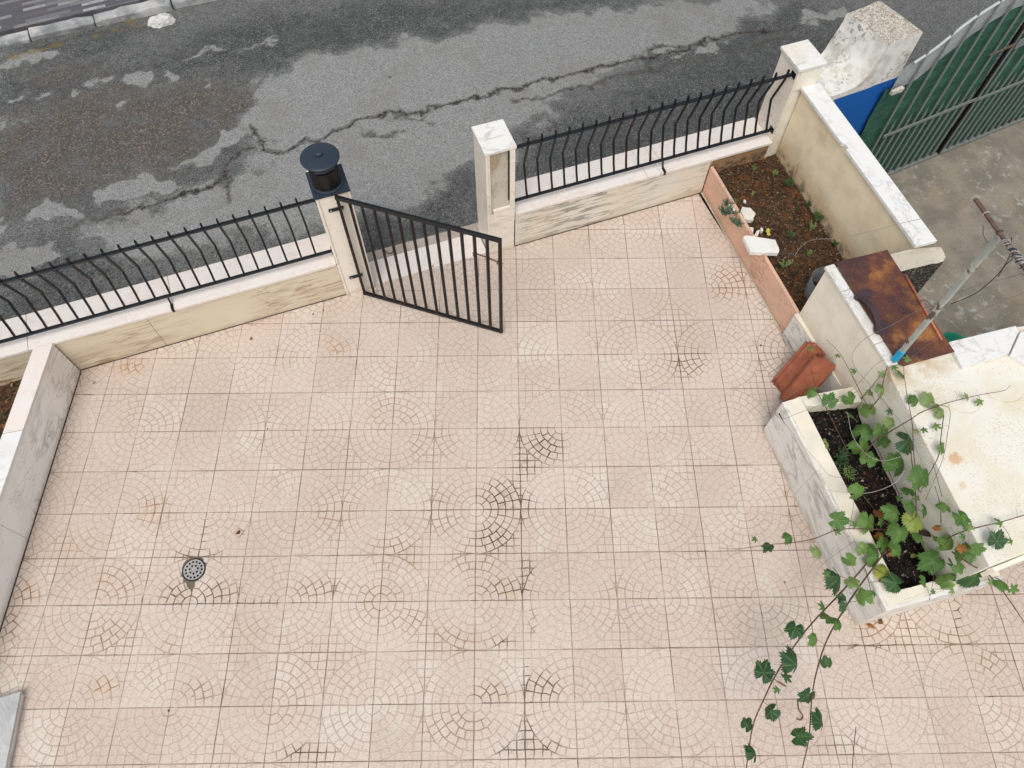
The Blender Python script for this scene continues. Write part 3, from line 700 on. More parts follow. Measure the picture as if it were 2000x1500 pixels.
SEAMD = m_plain('seam_dirt_and_shadow', (0.06, 0.045, 0.03), 0.95, 0.4)  # dark seam colour, doubles as painted contact shadow at the wall feet

# floor drain
dc = at(379, 1113, 0); r = 0.073
t_ = thing('floor_drain', (dc.x, dc.y, 0.0), 'round grey perforated drain cover set in the patio tiles', 'drain')
db = bmesh.new()
def disc_holes():
    n = 72; outer = [db.verts.new((dc.x+r*math.cos(2*math.pi*i/n), dc.y+r*math.sin(2*math.pi*i/n), 0.006)) for i in range(n)]
    edges = [db.edges.new((outer[i], outer[(i+1) % n])) for i in range(n)]
    holes = [(0.056, 14, 0.15), (0.029, 7, 0.0)]
    for rr, k, ph in holes:
        for j in range(k):
            a = ph+2*math.pi*j/k; hx, hy = dc.x+rr*math.cos(a), dc.y+rr*math.sin(a)
            hv = [db.verts.new((hx+0.0078*math.cos(2*math.pi*i/12), hy+0.0078*math.sin(2*math.pi*i/12), 0.006)) for i in range(12)]
            edges += [db.edges.new((hv[i], hv[(i+1) % 12])) for i in range(12)]
    bmesh.ops.triangle_fill(db, use_beauty=True, use_dissolve=False, edges=edges)
disc_holes()
link('drain_plate', db, m_plain('drain_alloy', (0.36, 0.35, 0.33), 0.5, 0.25), t_)
link('drain_rim', lathe([(r+0.0005, 0.0015), (r+0.0005, 0.007), (r+0.006, 0.005), (r+0.009, 0.0015)], dc, 48), DARKM, t_, smooth=True)
link('drain_well', lathe([(r, 0.002), (0, 0.002)], dc, 32), m_plain('drain_black', (0.004, 0.004, 0.004), 0.9), t_)
# cement patch beside the drain
pb = bmesh.new(); pts = [at(px, py, 0.0015) for px, py in ((356,1108),(358,1101),(364,1094),(369,1092),(374,1088),(384,1089),(393,1088),(398,1092),(397,1097),(404,1100),(400,1110),(396,1119),(392,1124),(388,1133),(381,1137),(380,1146),(375,1149),(374,1158),(371,1150),(365,1147),(364,1139),(357,1137),(358,1129),(352,1125),(355,1117))]
pb.faces.new([pb.verts.new(p) for p in pts])
struct(link('cement_patch', pb, m_conc('cement_patch_grey', (0.13, 0.11, 0.09), (0.19, 0.165, 0.135), 0.0, 0.3), base=pts[0]))

# ------------------------------------------------------------ garden walls
CZ = 0.44      # top of the low street wall
def low_wall(name, x0, x1, label, panels, mat, copes, soil_from=None, group=None):
    t = thing(name, ((x0+x1)/2, 2.48, 0), label, 'wall', group)
    link('wall_core', box(x0, x1, 2.345, 2.615, -0.55, CZ-0.031, 0), PL_CREAM, t)
    for (a, b, z0, z1) in panels:
        link('marble_panel', box(a+0.0015, b-0.0015, 2.32, 2.3445, z0, z1, 0.0015), mat, t)
    if x0 < 0: link('foot_seam_shadow', box(-2.94, x1, 2.314, 2.3195, 0.001, 0.006, 0), SEAMD, t)  # dark strip: the joint at the wall foot and a painted contact shadow
    else: link('foot_seam_shadow', box(x0, 2.65, 2.314, 2.3195, 0.001, 0.006, 0), SEAMD, t)
    for a, b in copes:
        link('coping_slab', box(a+0.0015, b-0.0015, 2.308, 2.648, CZ-0.03, CZ, 0.004), MAR_COPE, t)
    return t
GW = 'low marble street walls'
wl = low_wall('street_wall', -6.2, -0.742, 'long low marble faced wall left of the open gate', [(-6.2, -2.95, 0, 0.41), (-2.95, -2.26, 0, 0.408), (-2.26, -0.742, 0, 0.315), (-2.26, -0.742, 0.317, 0.408)], MAR_CREAM,
              [(-6.2, -4.3), (-4.3, -3.12), (-3.12, -2.04), (-2.04, -0.742)])
wr = low_wall('street_wall', 0.803, 3.262, 'low grey veined marble wall from the middle pillar to the corner pillar', [(0.803, 2.66, 0, 0.408)], MAR_GREYC,
              [(0.803, 2.03), (2.03, 2.155), (2.155, 2.21), (2.21, 3.262)])
link('bare_face', box(2.70, 3.262, 2.335, 2.3445, 0.0, 0.408, 0.001), PL_BED, wr)

# gate sill between the pillars and the old kerb outside it
sl = box(-0.487, 0.545, 2.335, 2.585, -0.05, 0.006, 0.004)
tag(link('gate_sill', sl, MAR_COPE), 'white marble doorsill between the two gate pillars', 'doorsill')
kb = box(-0.487, 0.60, 2.589, 2.70, -0.10, -0.006, 0.01); rough(kb, 0.012, 0.03, 14)
tag(link('cement_kerb', kb, m_conc('pinkish_cement', (0.36, 0.30, 0.26), (0.45, 0.40, 0.36), 0.1, 0.3)), 'crumbling cement strip outside the marble doorsill', 'kerb')

# pillars
def pillar_left():
    t = thing('gate_pillar', (-0.615, 2.44, 0), 'cream marble gate pillar that carries the black lantern', 'pillar')
    link('pillar_core', box(-0.72, -0.51, 2.33, 2.57, -0.3, 1.185, 0), MORT, t)
    link('marble_panel', box(-0.742, -0.7215, 2.302, 2.60, CZ+0.001, 1.188, 0.0025), MAR_POST, t)
    link('marble_panel', box(-0.508, -0.488, 2.302, 2.60, -0.02, 1.188, 0.0025), MAR_POST, t)
    link('marble_panel', box(-0.7205, -0.5095, 2.309, 2.3295, 0.0, 0.34, 0.0015), MAR_POST, t)
    link('marble_panel', box(-0.7205, -0.5095, 2.309, 2.3295, 0.3415, 1.188, 0.0015), MAR_POST, t)
    link('side_strip', box(-0.742, -0.7215, 2.304, 2.3435, 0.0, CZ-0.031, 0.0015), MAR_POST, t)
    link('metal_cap', box(-0.752, -0.482, 2.297, 2.575, 1.189, 1.203, 0.002), IRON_B, t)
    return t
pillar_left()
def pillar_mid():
    x0, x1, y0, y1 = 0.553, 0.793, 2.305, 2.600
    t = thing('gate_pillar', (0.67, 2.45, 0), 'middle marble pillar with its front slab broken off to bare mortar', 'pillar')
    core = box(x0+0.02, x1-0.024, y0+0.022, y1-0.01, -0.4, 1.174, 0)
    rough(core, 0.004, 0.05, 12, keep=lambda c: c.y > 2.35); link('mortar_core', core, MORT, t)
    link('side_panel', box(x0, x0+0.0195, y0+0.001, y1, -0.02, 1.175, 0.0025), MAR_POST, t)
    link('edge_strip', box(x0+0.020, x0+0.034, y0-0.003, y0+0.0195, 0.0, 1.175, 0.002), MAR_POST, t)
    link('edge_strip', box(x0+0.0345, x0+0.0515, y0-0.001, y0+0.0195, 0.0, 0.50, 0.002), MAR_POST, t)
    link('side_panel', box(x1-0.043, x1, y0-0.002, y0+0.0215, CZ-0.075, 1.175, 0.0025), MAR_POST, t)
    link('side_panel', box(x1-0.0235, x1+0.001, y0+0.022, y1, CZ+0.001, 1.175, 0.0025), MAR_POST, t)
    lowp = box(x0+0.052, x1-0.005, y0-0.001, y0+0.020, 0.0, 0.555, 0.0025)
    for v in lowp.verts:
        if v.co.z > 0.5: v.co.z += 0.006*math.sin(v.co.x*60)
    link('front_panel', lowp, MAR_POST, t)
    # flake of old render still hanging at the upper left, with a dark crack at the right
    fb = bmesh.new(); pts = [(x0+0.036, 1.165), (x0+0.13, 1.165), (x0+0.105, 1.12), (x0+0.10, 1.06), (x0+0.075, 1.02), (x0+0.036, 1.01)]
    f = fb.faces.new([fb.verts.new((a, y0+0.017, b)) for a, b in pts]); ext = bmesh.ops.extrude_face_region(fb, geom=[f])
    for v in [g for g in ext['geom'] if isinstance(g, bmesh.types.BMVert)]: v.co.y -= 0.013
    link('render_flake', fb, m_conc('brown_render', (0.36, 0.28, 0.18), (0.42, 0.34, 0.24), 0, 0.4), t)
    link('crack', box(x1-0.053, x1-0.0445, y0+0.006, y0+0.03, 0.62, 1.168, 0), SEAMD, t)
    cap = prism([(0.546, 2.297), (0.803, 2.301), (0.801, 2.607), (0.544, 2.609)], 1.176, 1.202, 0.003); link('cap_slab', cap, MAR_CAP, t)
pillar_mid()
def pillar_corner():
    t = thing('corner_pillar', (3.385, 2.47, 0), 'corner marble pillar where the cream garden wall meets the street wall', 'pillar')
    link('pillar_core', box(3.285, 3.485, 2.345, 2.60, -0.5, 1.17, 0), PL_BOX, t)
    link('side_panel', box(3.263, 3.2845, 2.336, 2.61, 0.10, 1.172, 0.002), MAR_POST, t)
    link('front_render', box(3.285, 3.488, 2.332, 2.3445, 0.972, 1.172, 0.002), PL_BOX, t)
    cap = box(3.247, 3.506, 2.318, 2.628, 1.173, 1.202, 0.005); link('cap_slab', cap, MAR_CAP, t)
pillar_corner()

# cream garden wall along the flower bed, its marble coping and the cement stub
t = thing('garden_wall', (3.42, 1.45, 0), 'tall cream rendered wall with white marble coping beside the flower bed', 'wall')
wf = prism([(3.375, 2.331), (3.315, 1.05), (3.298, 0.60), (3.415, 0.60), (3.487, 2.331)], -0.55, 0.968, 0); rough(wf, 0.003, 0.12, 5, keep=lambda c: c.z > .95)
link('wall_body', wf, PL_CREAM, t)
def along(xa, ya, xb, yb, f): return (xa+(xb-xa)*f, ya+(yb-ya)*f)
ci = ((3.345, 2.328), (3.268, 0.574)); co = ((3.516, 2.328), (3.440, 0.563))
seams = [0, 0.405, 0.41, 1.0]
for a, b in ((0, 0.423), (0.4235, 1.0)):
    A, B = along(*ci[0], *ci[1], a), along(*ci[0], *ci[1], b); Cc, Dd = along(*co[0], *co[1], b), along(*co[0], *co[1], a)
    pl = [A, B, Cc, Dd]
    if a == 0: pl = [A, along(*ci[0], *ci[1], b-0.035), (along(*ci[0], *ci[1], b-0.03)[0]+0.022, along(*ci[0], *ci[1], b-0.03)[1]), (B[0]+0.022, B[1]), Cc, Dd]
    link('coping_slab', prism(pl, 0.970, 1.0, 0.003), MAR_WHITE, t)
t = thing('cement_block', (3.3, 0.5, -0.55), 'rough cement block with dark pebbledash side beyond the rusty lid', 'wall block')
sb = prism([(2.93, 0.62), (3.02, 0.455), (3.44, 0.42), (3.475, 0.45), (3.50, 0.535), (3.33, 0.595), (3.10, 0.61)], -0.55, 0.93, 0.006)
rough(sb, 0.009, 0.05, 10, keep=lambda c: c.z < 0.9); link('block_top', sb, [STUBM, PEBBLE], t)
me = bpy.data.objects['block_top'].data
for p in me.polygons: p.material_index = 0 if (p.normal.z > 0.4) else 1

# parapet on the left
t = thing('parapet', (-3.25, 1.5, 0), 'low parapet faced in cool grey marble on the left of the patio', 'wall')
bi = ((-2.948, 2.306), (-3.95, -0.47)); ii = ((-2.955, 2.306), (-3.93, -0.40)); oo = ((-3.083, 2.306), (-4.08, -0.40))
link('wall_core', prism([(-2.975, 2.306), (-3.975, -0.47), (-4.06, -0.45), (-3.07, 2.306)], -0.3, 0.408, 0), PL_CREAM, t)
segs = [0, 0.30, 0.72, 1.0]
def lerp2(P, f): return along(*P[0], *P[1], f)
for a, b in ((0, 0.47), (0.4715, 1.0)):
    A, B = lerp2(bi, a), lerp2(bi, b); link('foot_seam_shadow', prism([(A[0]+.006, A[1]), (B[0]+.006, B[1]), (B[0]+.0005, B[1]), (A[0]+.0005, A[1])], 0.001, 0.007, 0), SEAMD, t); link('marble_panel', prism([A, B, (B[0]-0.022, B[1]), (A[0]-0.022, A[1])], 0.0, 0.409, 0.002), MAR_SIDE, t)  # first strip is the foot joint line, with contact shadow painted into it
ITOP = ((-2.94, 2.306), (-3.955, -0.47))
for a, b in ((0, 0.245), (0.2465, 0.62), (0.6215, 1.0)):
    A, B, Cc, Dd = lerp2(ITOP, a), lerp2(ITOP, b), lerp2(oo, b), lerp2(oo, a)
    link('coping_slab', prism([A, B, Cc, Dd], 0.411, 0.441, 0.003), MAR_COPE if a == 0 else MAR_WHITE, t)
# marble step at the lower left
c = at(40, 1350, 0.07)
t = thing('marble_step', (c.x-0.4, c.y-0.4, 0), 'grey marble step at the foot of the left parapet', 'step')
link('riser', prism([(c.x-0.012, c.y-0.012), (c.x-0.9, c.y+0.03), (c.x-1.1, c.y-1.3), (c.x-0.34, c.y-1.3)], 0.0, 0.045, 0.002), MAR_SIDE, t)
link('tread', prism([(c.x, c.y), (c.x-0.9, c.y+0.04), (c.x-1.1, c.y-1.3), (c.x-0.33, c.y-1.3)], 0.047, 0.07, 0.003), m_marble('marble_dull_grey', (0.50, 0.51, 0.50), (0.30, 0.31, 0.31), 3.0), t)

# ------------------------------------------------------------ railings
def railing(x0, x1, n_from, n_to, step, label, brackets):
    t = thing('railing', ((x0+x1)/2, 2.38, CZ), label, 'railing', None)
    link('bottom_rail', obox((x0, 2.38, 0.522), (x1, 2.38, 0.522), 0.030, 0.014, 0.003), IRON, t)
    link('top_rail', obox((x0, 2.388, 1.103), (x1, 2.388, 1.103), 0.036, 0.012, 0.003), IRON, t)
    xs = [n_from+i*step for i in range(int(round((n_to-n_from)/step))+1)]
    for i, x in enumerate(xs):
        j = rnd.uniform(-.004, .004); k = rnd.uniform(-.006, .006)
        P = [(x, 2.381, 0.528), (x, 2.392, 0.56), (x+j*.3, 2.408, 0.60), (x+j*.6, 2.462, 0.785), (x+j, 2.470+k, 0.812), (x+j, 2.462+k, 0.838), (x, 2.397, 1.06), (x, 2.390, 1.10), (x, 2.392, 1.152), (x, 2.393, 1.166)]
        bm = tube(P, [0.0086]*8+[0.0086, 0.0035], square=True); link('bar', bm, IRON_R if rnd.random() < .5 else IRON, t)
    for x in brackets:
        bm = obox((x, 2.38, 0.52), (x, 2.345, CZ-0.002), 0.012, 0.012, 0.001); obox((x, 2.352, 0.45), (x, 2.304, CZ+0.004), 0.02, 0.008, 0.001, bm); obox((x, 2.3035, CZ+0.008), (x, 2.3035, CZ-0.03), 0.018, 0.006, 0.001, bm)
        link('bracket', bm, IRON, t)
    for x, z in ((x1, 0.522), (x1, 1.103)):
        link('end_plate', box(x-0.005, x+0.0005, 2.352, 2.412, z-0.026, z+0.026, 0.001), IRON, t)
    return t
s_ = (3.205-0.930)/20
railing(0.7945, 3.262, 0.930, 3.206, s_, 'black bellied iron railing on the wall right of the gate', [2.190])
railing(-6.2, -0.7425, -0.873-0.1143*46, -0.872, 0.1143, 'black bellied iron railing on the long wall left of the gate', [-2.045, -4.3])

# ------------------------------------------------------------ lantern on the left pillar
LX, LY = -0.622, 2.423
t = thing('pillar_lantern', (LX, LY, 1.203), 'round black metal lantern with flat lid on the left gate pillar', 'lantern')
def shell(r0, r1, z0, z1, a0, a1, n=40):
    bm = bmesh.new(); A = [a0+(a1-a0)*i/n for i in range(n+1)]
    rg = [[bm.verts.new((LX+r*math.cos(a), LY+r*math.sin(a), z)) for a in A] for r, z in ((r1, z0), (r1, z1), (r0, z1), (r0, z0))]
    for k in range(4):
        for i in range(n): bm.faces.new((rg[k][i], rg[k][i+1], rg[(k+1) % 4][i+1], rg[(k+1) % 4][i]))
    for e in (0, n): bm.faces.new([rg[k][e] for k in range(4)])
    return bm
link('base_ring', lathe([(0, 1.2045), (0.118, 1.2045), (0.118, 1.214), (0.108, 1.218), (0, 1.218)], (LX, LY), 40), IRON_B, t, smooth=False)
op0, op1 = R_(-125), R_(-48)       # opening turned to the patio
link('body_shell', shell(0.098, 0.104, 1.218, 1.445, op1, op0+2*math.pi), DARKM, t, smooth=False)
link('door', shell(0.094, 0.100, 1.218, 1.372, op0, op1, 20), IRON_R, t)
link('hood_ring', shell(0.100, 0.112, 1.398, 1.418, op0, op1, 20), IRON_B, t)
link('inner_floor', lathe([(0.093, 1.30), (0.0, 1.30)], (LX, LY), 30), DARKM, t)
link('inner_ring', shell(0.092, 0.112, 1.415, 1.450, 0, 2*math.pi, 40), IRON_B, t)
link('lid', lathe([(0, 1.451), (0.128, 1.451), (0.137, 1.446), (0.139, 1.452), (0.136, 1.458), (0.125, 1.463), (0.03, 1.474), (0, 1.475)], (LX, LY), 56), IRON_B, t, smooth=True)
kb = bmesh.new(); bmesh.ops.create_uvsphere(kb, u_segments=16, v_segments=8, radius=1)
for v in kb.verts: v.co = Vector((LX+v.co.x*0.030, LY+v.co.y*0.022, 1.480+v.co.z*0.018))
link('lid_knob', kb, IRON_B, t, smooth=True)

SCREW = m_plain('bright_screw', (0.6, 0.6, 0.58), 0.3)
# ------------------------------------------------------------ the open gate
hp = at(712, 572, 0.035); tp = at(979, 647, 0.035)
hp = Vector((hp.x, hp.y, 0)); tp = Vector((tp.x, tp.y, 0))
gd = (tp-hp).normalized(); GL = (tp-hp).length; GT = 1.205
t = thing('iron_gate', (hp.x, hp.y, 0), 'black iron bar gate standing open into the patio', 'gate')
def gp(d, z, off=0): return hp+gd*d+Vector((-gd.y, gd.x, 0))*off+Vector((0, 0, z))
fr = obox(gp(0, GT), gp(GL, GT), 0.026, 0.032, 0.002, ext=0.012)
link('top_bar', fr, IRON, t)
link('bottom_bar', obox(gp(0, 0.035), gp(GL, 0.035), 0.026, 0.027, 0.002, ext=0.010), IRON_R, t)
link('hinge_stile', tube([gp(0, 0.02), gp(0, GT+0.02)], 0.0135, square=True), IRON_R, t)
link('end_stile', tube([gp(GL, 0.02), gp(GL, GT)], 0.0135, square=True), IRON_R, t)
nb_ = 12
for i in range(1, nb_+1):
    d = GL*i/(nb_+1); link('bar', tube([gp(d, 0.046), gp(d, GT-0.014)], 0.0126, square=True), IRON_R, t)
for z in (1.045, 0.225):
    h = at(655 if z > 1 else 697, 410 if z > 1 else 539, z)
    b_ = box(-0.675, -0.563, 2.296, 2.308, z-0.013, z+0.013, 0.001); obox(gp(0, z), Vector((gp(0, z).x, 2.305, z)), 0.02, 0.024, 0.001, b_)
    hg = link('hinge', b_, IRON, t)
    for x in (-0.658, -0.580):
        link('screw', tube([(x, 2.297, z), (x, 2.2935, z)], 0.0055, 10), SCREW, hg)
lb = tube([gp(GL+0.02, 0.95, 0.0), gp(GL-0.10, 0.95, 0.018), gp(GL-0.13, 0.952, 0.02), gp(GL-0.20, 0.962, 0.02), gp(GL-0.215, 0.955, 0.025), gp(GL-0.22, 0.90, 0.04)], 0.006, 8)
tube([gp(GL-0.012, 0.95, -0.012), gp(GL-0.012, 0.95, 0.03)], 0.013, 10, lb); tube([gp(GL-0.09, 0.95, 0.012), gp(GL-0.10, 0.95, 0.024)], 0.012, 8, lb)
link('latch', lb, RUSTBAR, t)

# ------------------------------------------------------------ flower bed behind the pink board
t = thing('planter_board', (2.64, 1.5, 0), 'pink marble slab set on edge along the flower bed', 'garden edging')
pbm = prism([(2.668, 2.317), (2.591, 0.664), (2.618, 0.664), (2.695, 2.317)], 0.0, 0.335, 0.0015)
link('board', pbm, MAR_PINK, t)
link('cement_fillet', prism([(2.656, 2.316), (2.580, 0.675), (2.590, 0.675), (2.667, 2.316)], 0.001, 0.010, 0.002), m_plain('pale_cement', (0.52, 0.48, 0.40), 0.9), t)
def soil(name, x0, x1, y0, y1, z, amp, mat, step=0.02, keep=None):
    def zf(P): return np.array([z+amp*noise.noise(Vector((x*5, y*5, 1.3)))+amp*0.6*noise.noise(Vector((x*22, y*22, 4))) for x, y in P])
    return struct(grid_mesh(name, x0, x1, y0, y1, step, zf, mat, lambda P: {}, keep))
soil('bed_soil', 2.60, 3.42, 0.55, 2.336, 0.225, 0.02, SOIL_BED, keep=lambda c: (c[:, 0] > 2.600+(c[:, 1]-0.664)*0.0466) & (c[:, 0] < 3.34+(c[:, 1]-0.6)*0.05))
soil('left_bed_soil', -6.5, -2.98, -1.0, 2.34, 0.10, 0.02, SOIL_BED, 0.03, keep=lambda c: (c[:, 0] < -3.0-(2.31-c[:, 1])*0.3615))

def litter(name, n, area, mats, size, zf, stuff=True, thin=0.35):
    """many small curled flakes of dead leaf and twig, one uncountable mass"""
    bm = bmesh.new()
    for i in range(n):
        x, y = area(); z = zf(x, y)+rnd.uniform(0.0, 0.022)
        L = rnd.uniform(*size); W = L*rnd.uniform(0.18, 0.6) if rnd.random() > thin else L*0.07
        a = rnd.uniform(0, 6.28); tl = rnd.uniform(-.6, .6); ca, sa = math.cos(a), math.sin(a)
        pts = [(-L/2, 0, 0), (-L*.15, W/2, L*.1*rnd.random()), (L*.2, W*.4, L*.12*rnd.random()), (L/2, 0, L*.2*rnd.uniform(-.5, 1)), (L*.15, -W*.45, L*.1*rnd.random()), (-L*.2, -W/2, 0)]
        vs = [bm.verts.new((x+p*ca-q*sa, y+p*sa+q*ca, z+r+tl*q+abs(tl)*L*.2)) for p, q, r in pts]
        f = bm.faces.new(vs); f.material_index = rnd.randrange(len(mats))
    o = link(name, bm, mats, base=(0, 0, 0)); o['kind'] = 'stuff' if stuff else 'structure'; return o
LIT = [m_plain('litter_a', (0.21, 0.085, 0.038), .9, .5), m_plain('litter_b', (0.12, 0.055, 0.03), .9, .5), m_plain('litter_c', (0.25, 0.15, 0.075), .9, .4), m_plain('litter_d', (0.05, 0.03, 0.02), .9, .4), m_plain('litter_e', (0.30, 0.25, 0.18), .9, .4), m_plain('litter_f', (0.19, 0.085, 0.03), .9, .4), m_plain('litter_g', (0.10, 0.095, 0.04), .9, .4)]
def bed_pt():
    while True:
        y = rnd.uniform(0.62, 2.32); x = rnd.uniform(2.62, 3.37)
        if x > 2.628+(y-0.664)*0.0466 and x < 3.335+(y-0.6)*0.04: return x, y
litter('leaf_litter', 11000, bed_pt, LIT+LIT[1:2]+LIT[3:4]*3+[SOIL_BED]*2, (0.005, 0.022), lambda x, y: 0.225)
SHADE_GREEN = [WEED, LEAF_D]
litter('leaf_litter', 700, lambda: (lambda y: (rnd.uniform(-3.75, -3.03-(2.31-y)*0.3615), y))(rnd.uniform(1.2, 2.3)), LIT[:4]+[WEED], (0.015, 0.05), lambda x, y: 0.10)

def sprig(name, x, y, z, n, h, label, cat, mat, wl=0.25, spread=0.6, group=None, leafy=True, twig=0.0012):
    t = thing(name, (x, y, z), label, cat, group)
    bm = bmesh.new(); lf = bmesh.new()
    for i in range(n):
        a = rnd.uniform(0, 6.28); s = rnd.uniform(.2, 1)*spread; hh = h*rnd.uniform(.6, 1.1)
        e = Vector((x+math.cos(a)*hh*s, y+math.sin(a)*hh*s, z+hh*math.sqrt(max(.05, 1-s*s*.7)))); m = Vector((x, y, z)).lerp(e, .5)+Vector((0, 0, hh*.08))
        P = spline([(x, y, z), m, e], 5); tube(P, [twig*1.4]*(len(P)-1)+[twig*.6], 5, bm)
        if leafy:
            for k in range(3, len(P), 2):
                for sg in (-1, 1):
                    p = P[k]; aa = a+sg*rnd.uniform(.6, 1.4); L = h*rnd.uniform(.16, .3); W = L*wl
                    d = Vector((math.cos(aa), math.sin(aa), rnd.uniform(-.2, .6))).normalized(); sd = d.cross(Vector((0, 0, 1))).normalized()
                    vs = [lf.verts.new(q) for q in (p, p+d*L*.4+sd*W, p+d*L*.8+sd*W*.6, p+d*L, p+d*L*.8-sd*W*.6, p+d*L*.4-sd*W)]; lf.faces.new(vs)
    link('stem', bm, TWIG if not leafy else mat, t)
    if leafy and lf.verts: link('foliage', lf, mat, t)
    else: lf.free()
    return t
GZ = 0.228
def bp(px, py, z=GZ): p = at(px, py, z); return p.x, p.y, z
WG = 'small weeds in the flower bed'
for px, py, h, n, lab, mt in [(1470,332,.06,6,'pale green weed near the top of the flower bed',LEAF_L),(1512,343,.07,7,'light green weed under the cream wall by the far corner of the bed',LEAF_L),(1535,365,.09,9,'leafy weed under the cream wall just below the dry flower stalk',WEED),(1556,412,.05,4,'tiny sprout against the foot of the cream wall',WEED),
        (1575,405,.07,8,'dark bushy weed against the middle of the cream wall',WEED),(1592,432,.11,10,'tall pointed green weed against the middle of the cream wall',WEED),(1583,450,.08,6,'pale broad leaved weed in front of the tall pointed one',LEAF_L),(1540,463,.07,8,'low green weed in the centre of the flower bed',WEED),(1630,480,.08,9,'dark weed at the foot of the cream wall near the rusty lid',WEED),(1530,522,.09,9,'grassy tuft beside the long marble piece',LEAF_L),(1578,500,.06,5,'thin green seedling on the litter',LEAF_L),(1468,385,.05,4,'yellow green weed beside the pink board',LEAF_L),(1428,312,.05,5,'small dark weed by the street wall end of the bed',WEED)]:
    x, y, z = bp(px, py); sprig('weed', x, y, z, n, h, lab, 'weed', mt, group=WG)
for px, py, h, n, lab in [(1416,420,.12,16,'blue green succulent clump spilling over the pink board'),(1438,440,.10,12,'small succulent clump above the long marble piece'),(1420,402,.09,9,'dark green clump behind the upper marble shard')]:
    x, y, z = bp(px, py, 0.26); sprig('succulent', x, y, z, n, h, lab, 'succulent', BLUEGRN, 0.20, 0.9, 'succulents by the pink board', twig=.002)
# dry flower stalks
for P, lab in [([(1545,362,.23),(1556,335,.36),(1557,325,.42)], 'dry forked stalk against the cream wall'), ([(1538,330,.23),(1548,300,.38),(1551,288,.46)], 'thin dry stalk high against the cream wall'), ([(1632,478,.23),(1640,460,.30),(1645,447,.34)], 'short dry twig by the cream wall')]:
    pts = [at(*p) for p in P]; t = thing('dry_stalk', pts[0], lab, 'stalk', 'dry stalks in the flower bed')
    bm = tube(spline(pts, 5), 0.0018, 5); e = pts[-1]
    for k in range(4): tube([e, e+Vector((rnd.uniform(-.03, .03), rnd.uniform(-.02, .02), rnd.uniform(.01, .04)))], 0.0011, 4, bm)
    link('stem', bm, TWIG, t)
def shard(pts, z0, z1, label, mat=STONE):
    P = [at(px, py, z1) for px, py in pts]
    nb = prism([(p.x, p.y) for p in P], z0, z1, 0.004); rough(nb, 0.003, 0.03, 18)
    tag(link('marble_shard', nb, mat), label, 'stone', 'broken marble pieces in the flower bed')
shard([(1452,462),(1458,459),(1515,468),(1523,488),(1520,494),(1466,492)], 0.31, 0.352, 'long white marble piece resting across the pink board', MAR_TROUGH)
shard([(1423,398),(1437,399),(1440,410),(1432,411)], 0.29, 0.325, 'narrow marble shard lying on the pink board above the long piece')
shard([(1450,403),(1466,406),(1476,417),(1470,430),(1455,428),(1447,412)], 0.24, 0.285, 'largest irregular marble shard in the flower bed')
shard([(1463,425),(1470,423),(1473,429),(1465,431)], 0.235, 0.265, 'small marble chip below the largest shard')
shard([(1454,388),(1458,392),(1457,396),(1452,392)], 0.235, 0.26, 'tiny marble chip above the succulents')
shard([(1465,443),(1472,445),(1470,460),(1461,458)], 0.24, 0.30, 'upright marble piece touching the long piece, the left one')
shard([(1478,450),(1485,448),(1480,461),(1473,460)], 0.24, 0.29, 'upright marble piece touching the long piece, the right one')
shard([(1486,443),(1490,446),(1491,451),(1485,452)], 0.235, 0.27, 'pale marble chip beside the yellow flower')
x, y, z = bp(1498, 456, 0.27)
t = thing('yellow_flower', (x, y, 0.23), 'small yellow flower beside the long marble piece', 'flower')
fb = bmesh.new()
for cx_, cy_ in ((0, 0), (-.008, -.028), (0.012, .016)):
    for k in range(5):
        a = k*1.257+cx_*90; d = Vector((math.cos(a), math.sin(a), .3)); s = Vector((-d.y, d.x, 0)); p = Vector((x+cx_, y+cy_, .29))
        fb.faces.new([fb.verts.new(q) for q in (p, p+d*.012+s*.006, p+d*.021, p+d*.012-s*.006)])
link('petals', fb, YELLOW, t); link('stem', tube([(x, y, .23), (x, y, .29)], .0012, 5), WEED, t)
# cloudy plastic tub in the corner of the bed, coil of green string
c = Vector((2.93, 0.81, 0))
tub = lathe([(0.125, 0.235), (0.135, 0.43), (0.141, 0.43), (0.131, 0.23)], (c.x, c.y), 36)
pm = CLEARP; pm.node_tree.nodes['Principled BSDF'].inputs['Alpha'].default_value = 0.45
tag(link('plastic_tub', tub, pm, smooth=True), 'cloudy grey plastic tub behind the rendered box in the flower bed', 'tub')
sg = bmesh.new()
for k in range(5):
    a = at(1525+k*6, 497-k*0.3, .262); tube(spline([a+Vector((rnd.uniform(-.02, .02), rnd.uniform(-.015, .015), 0)) for _ in range(4)], 4), .0018, 5, sg)
tag(link('green_string', sg, m_plain('teal_string', (0.03, 0.16, 0.15))), 'scrap of teal string beside the long marble piece', 'string')

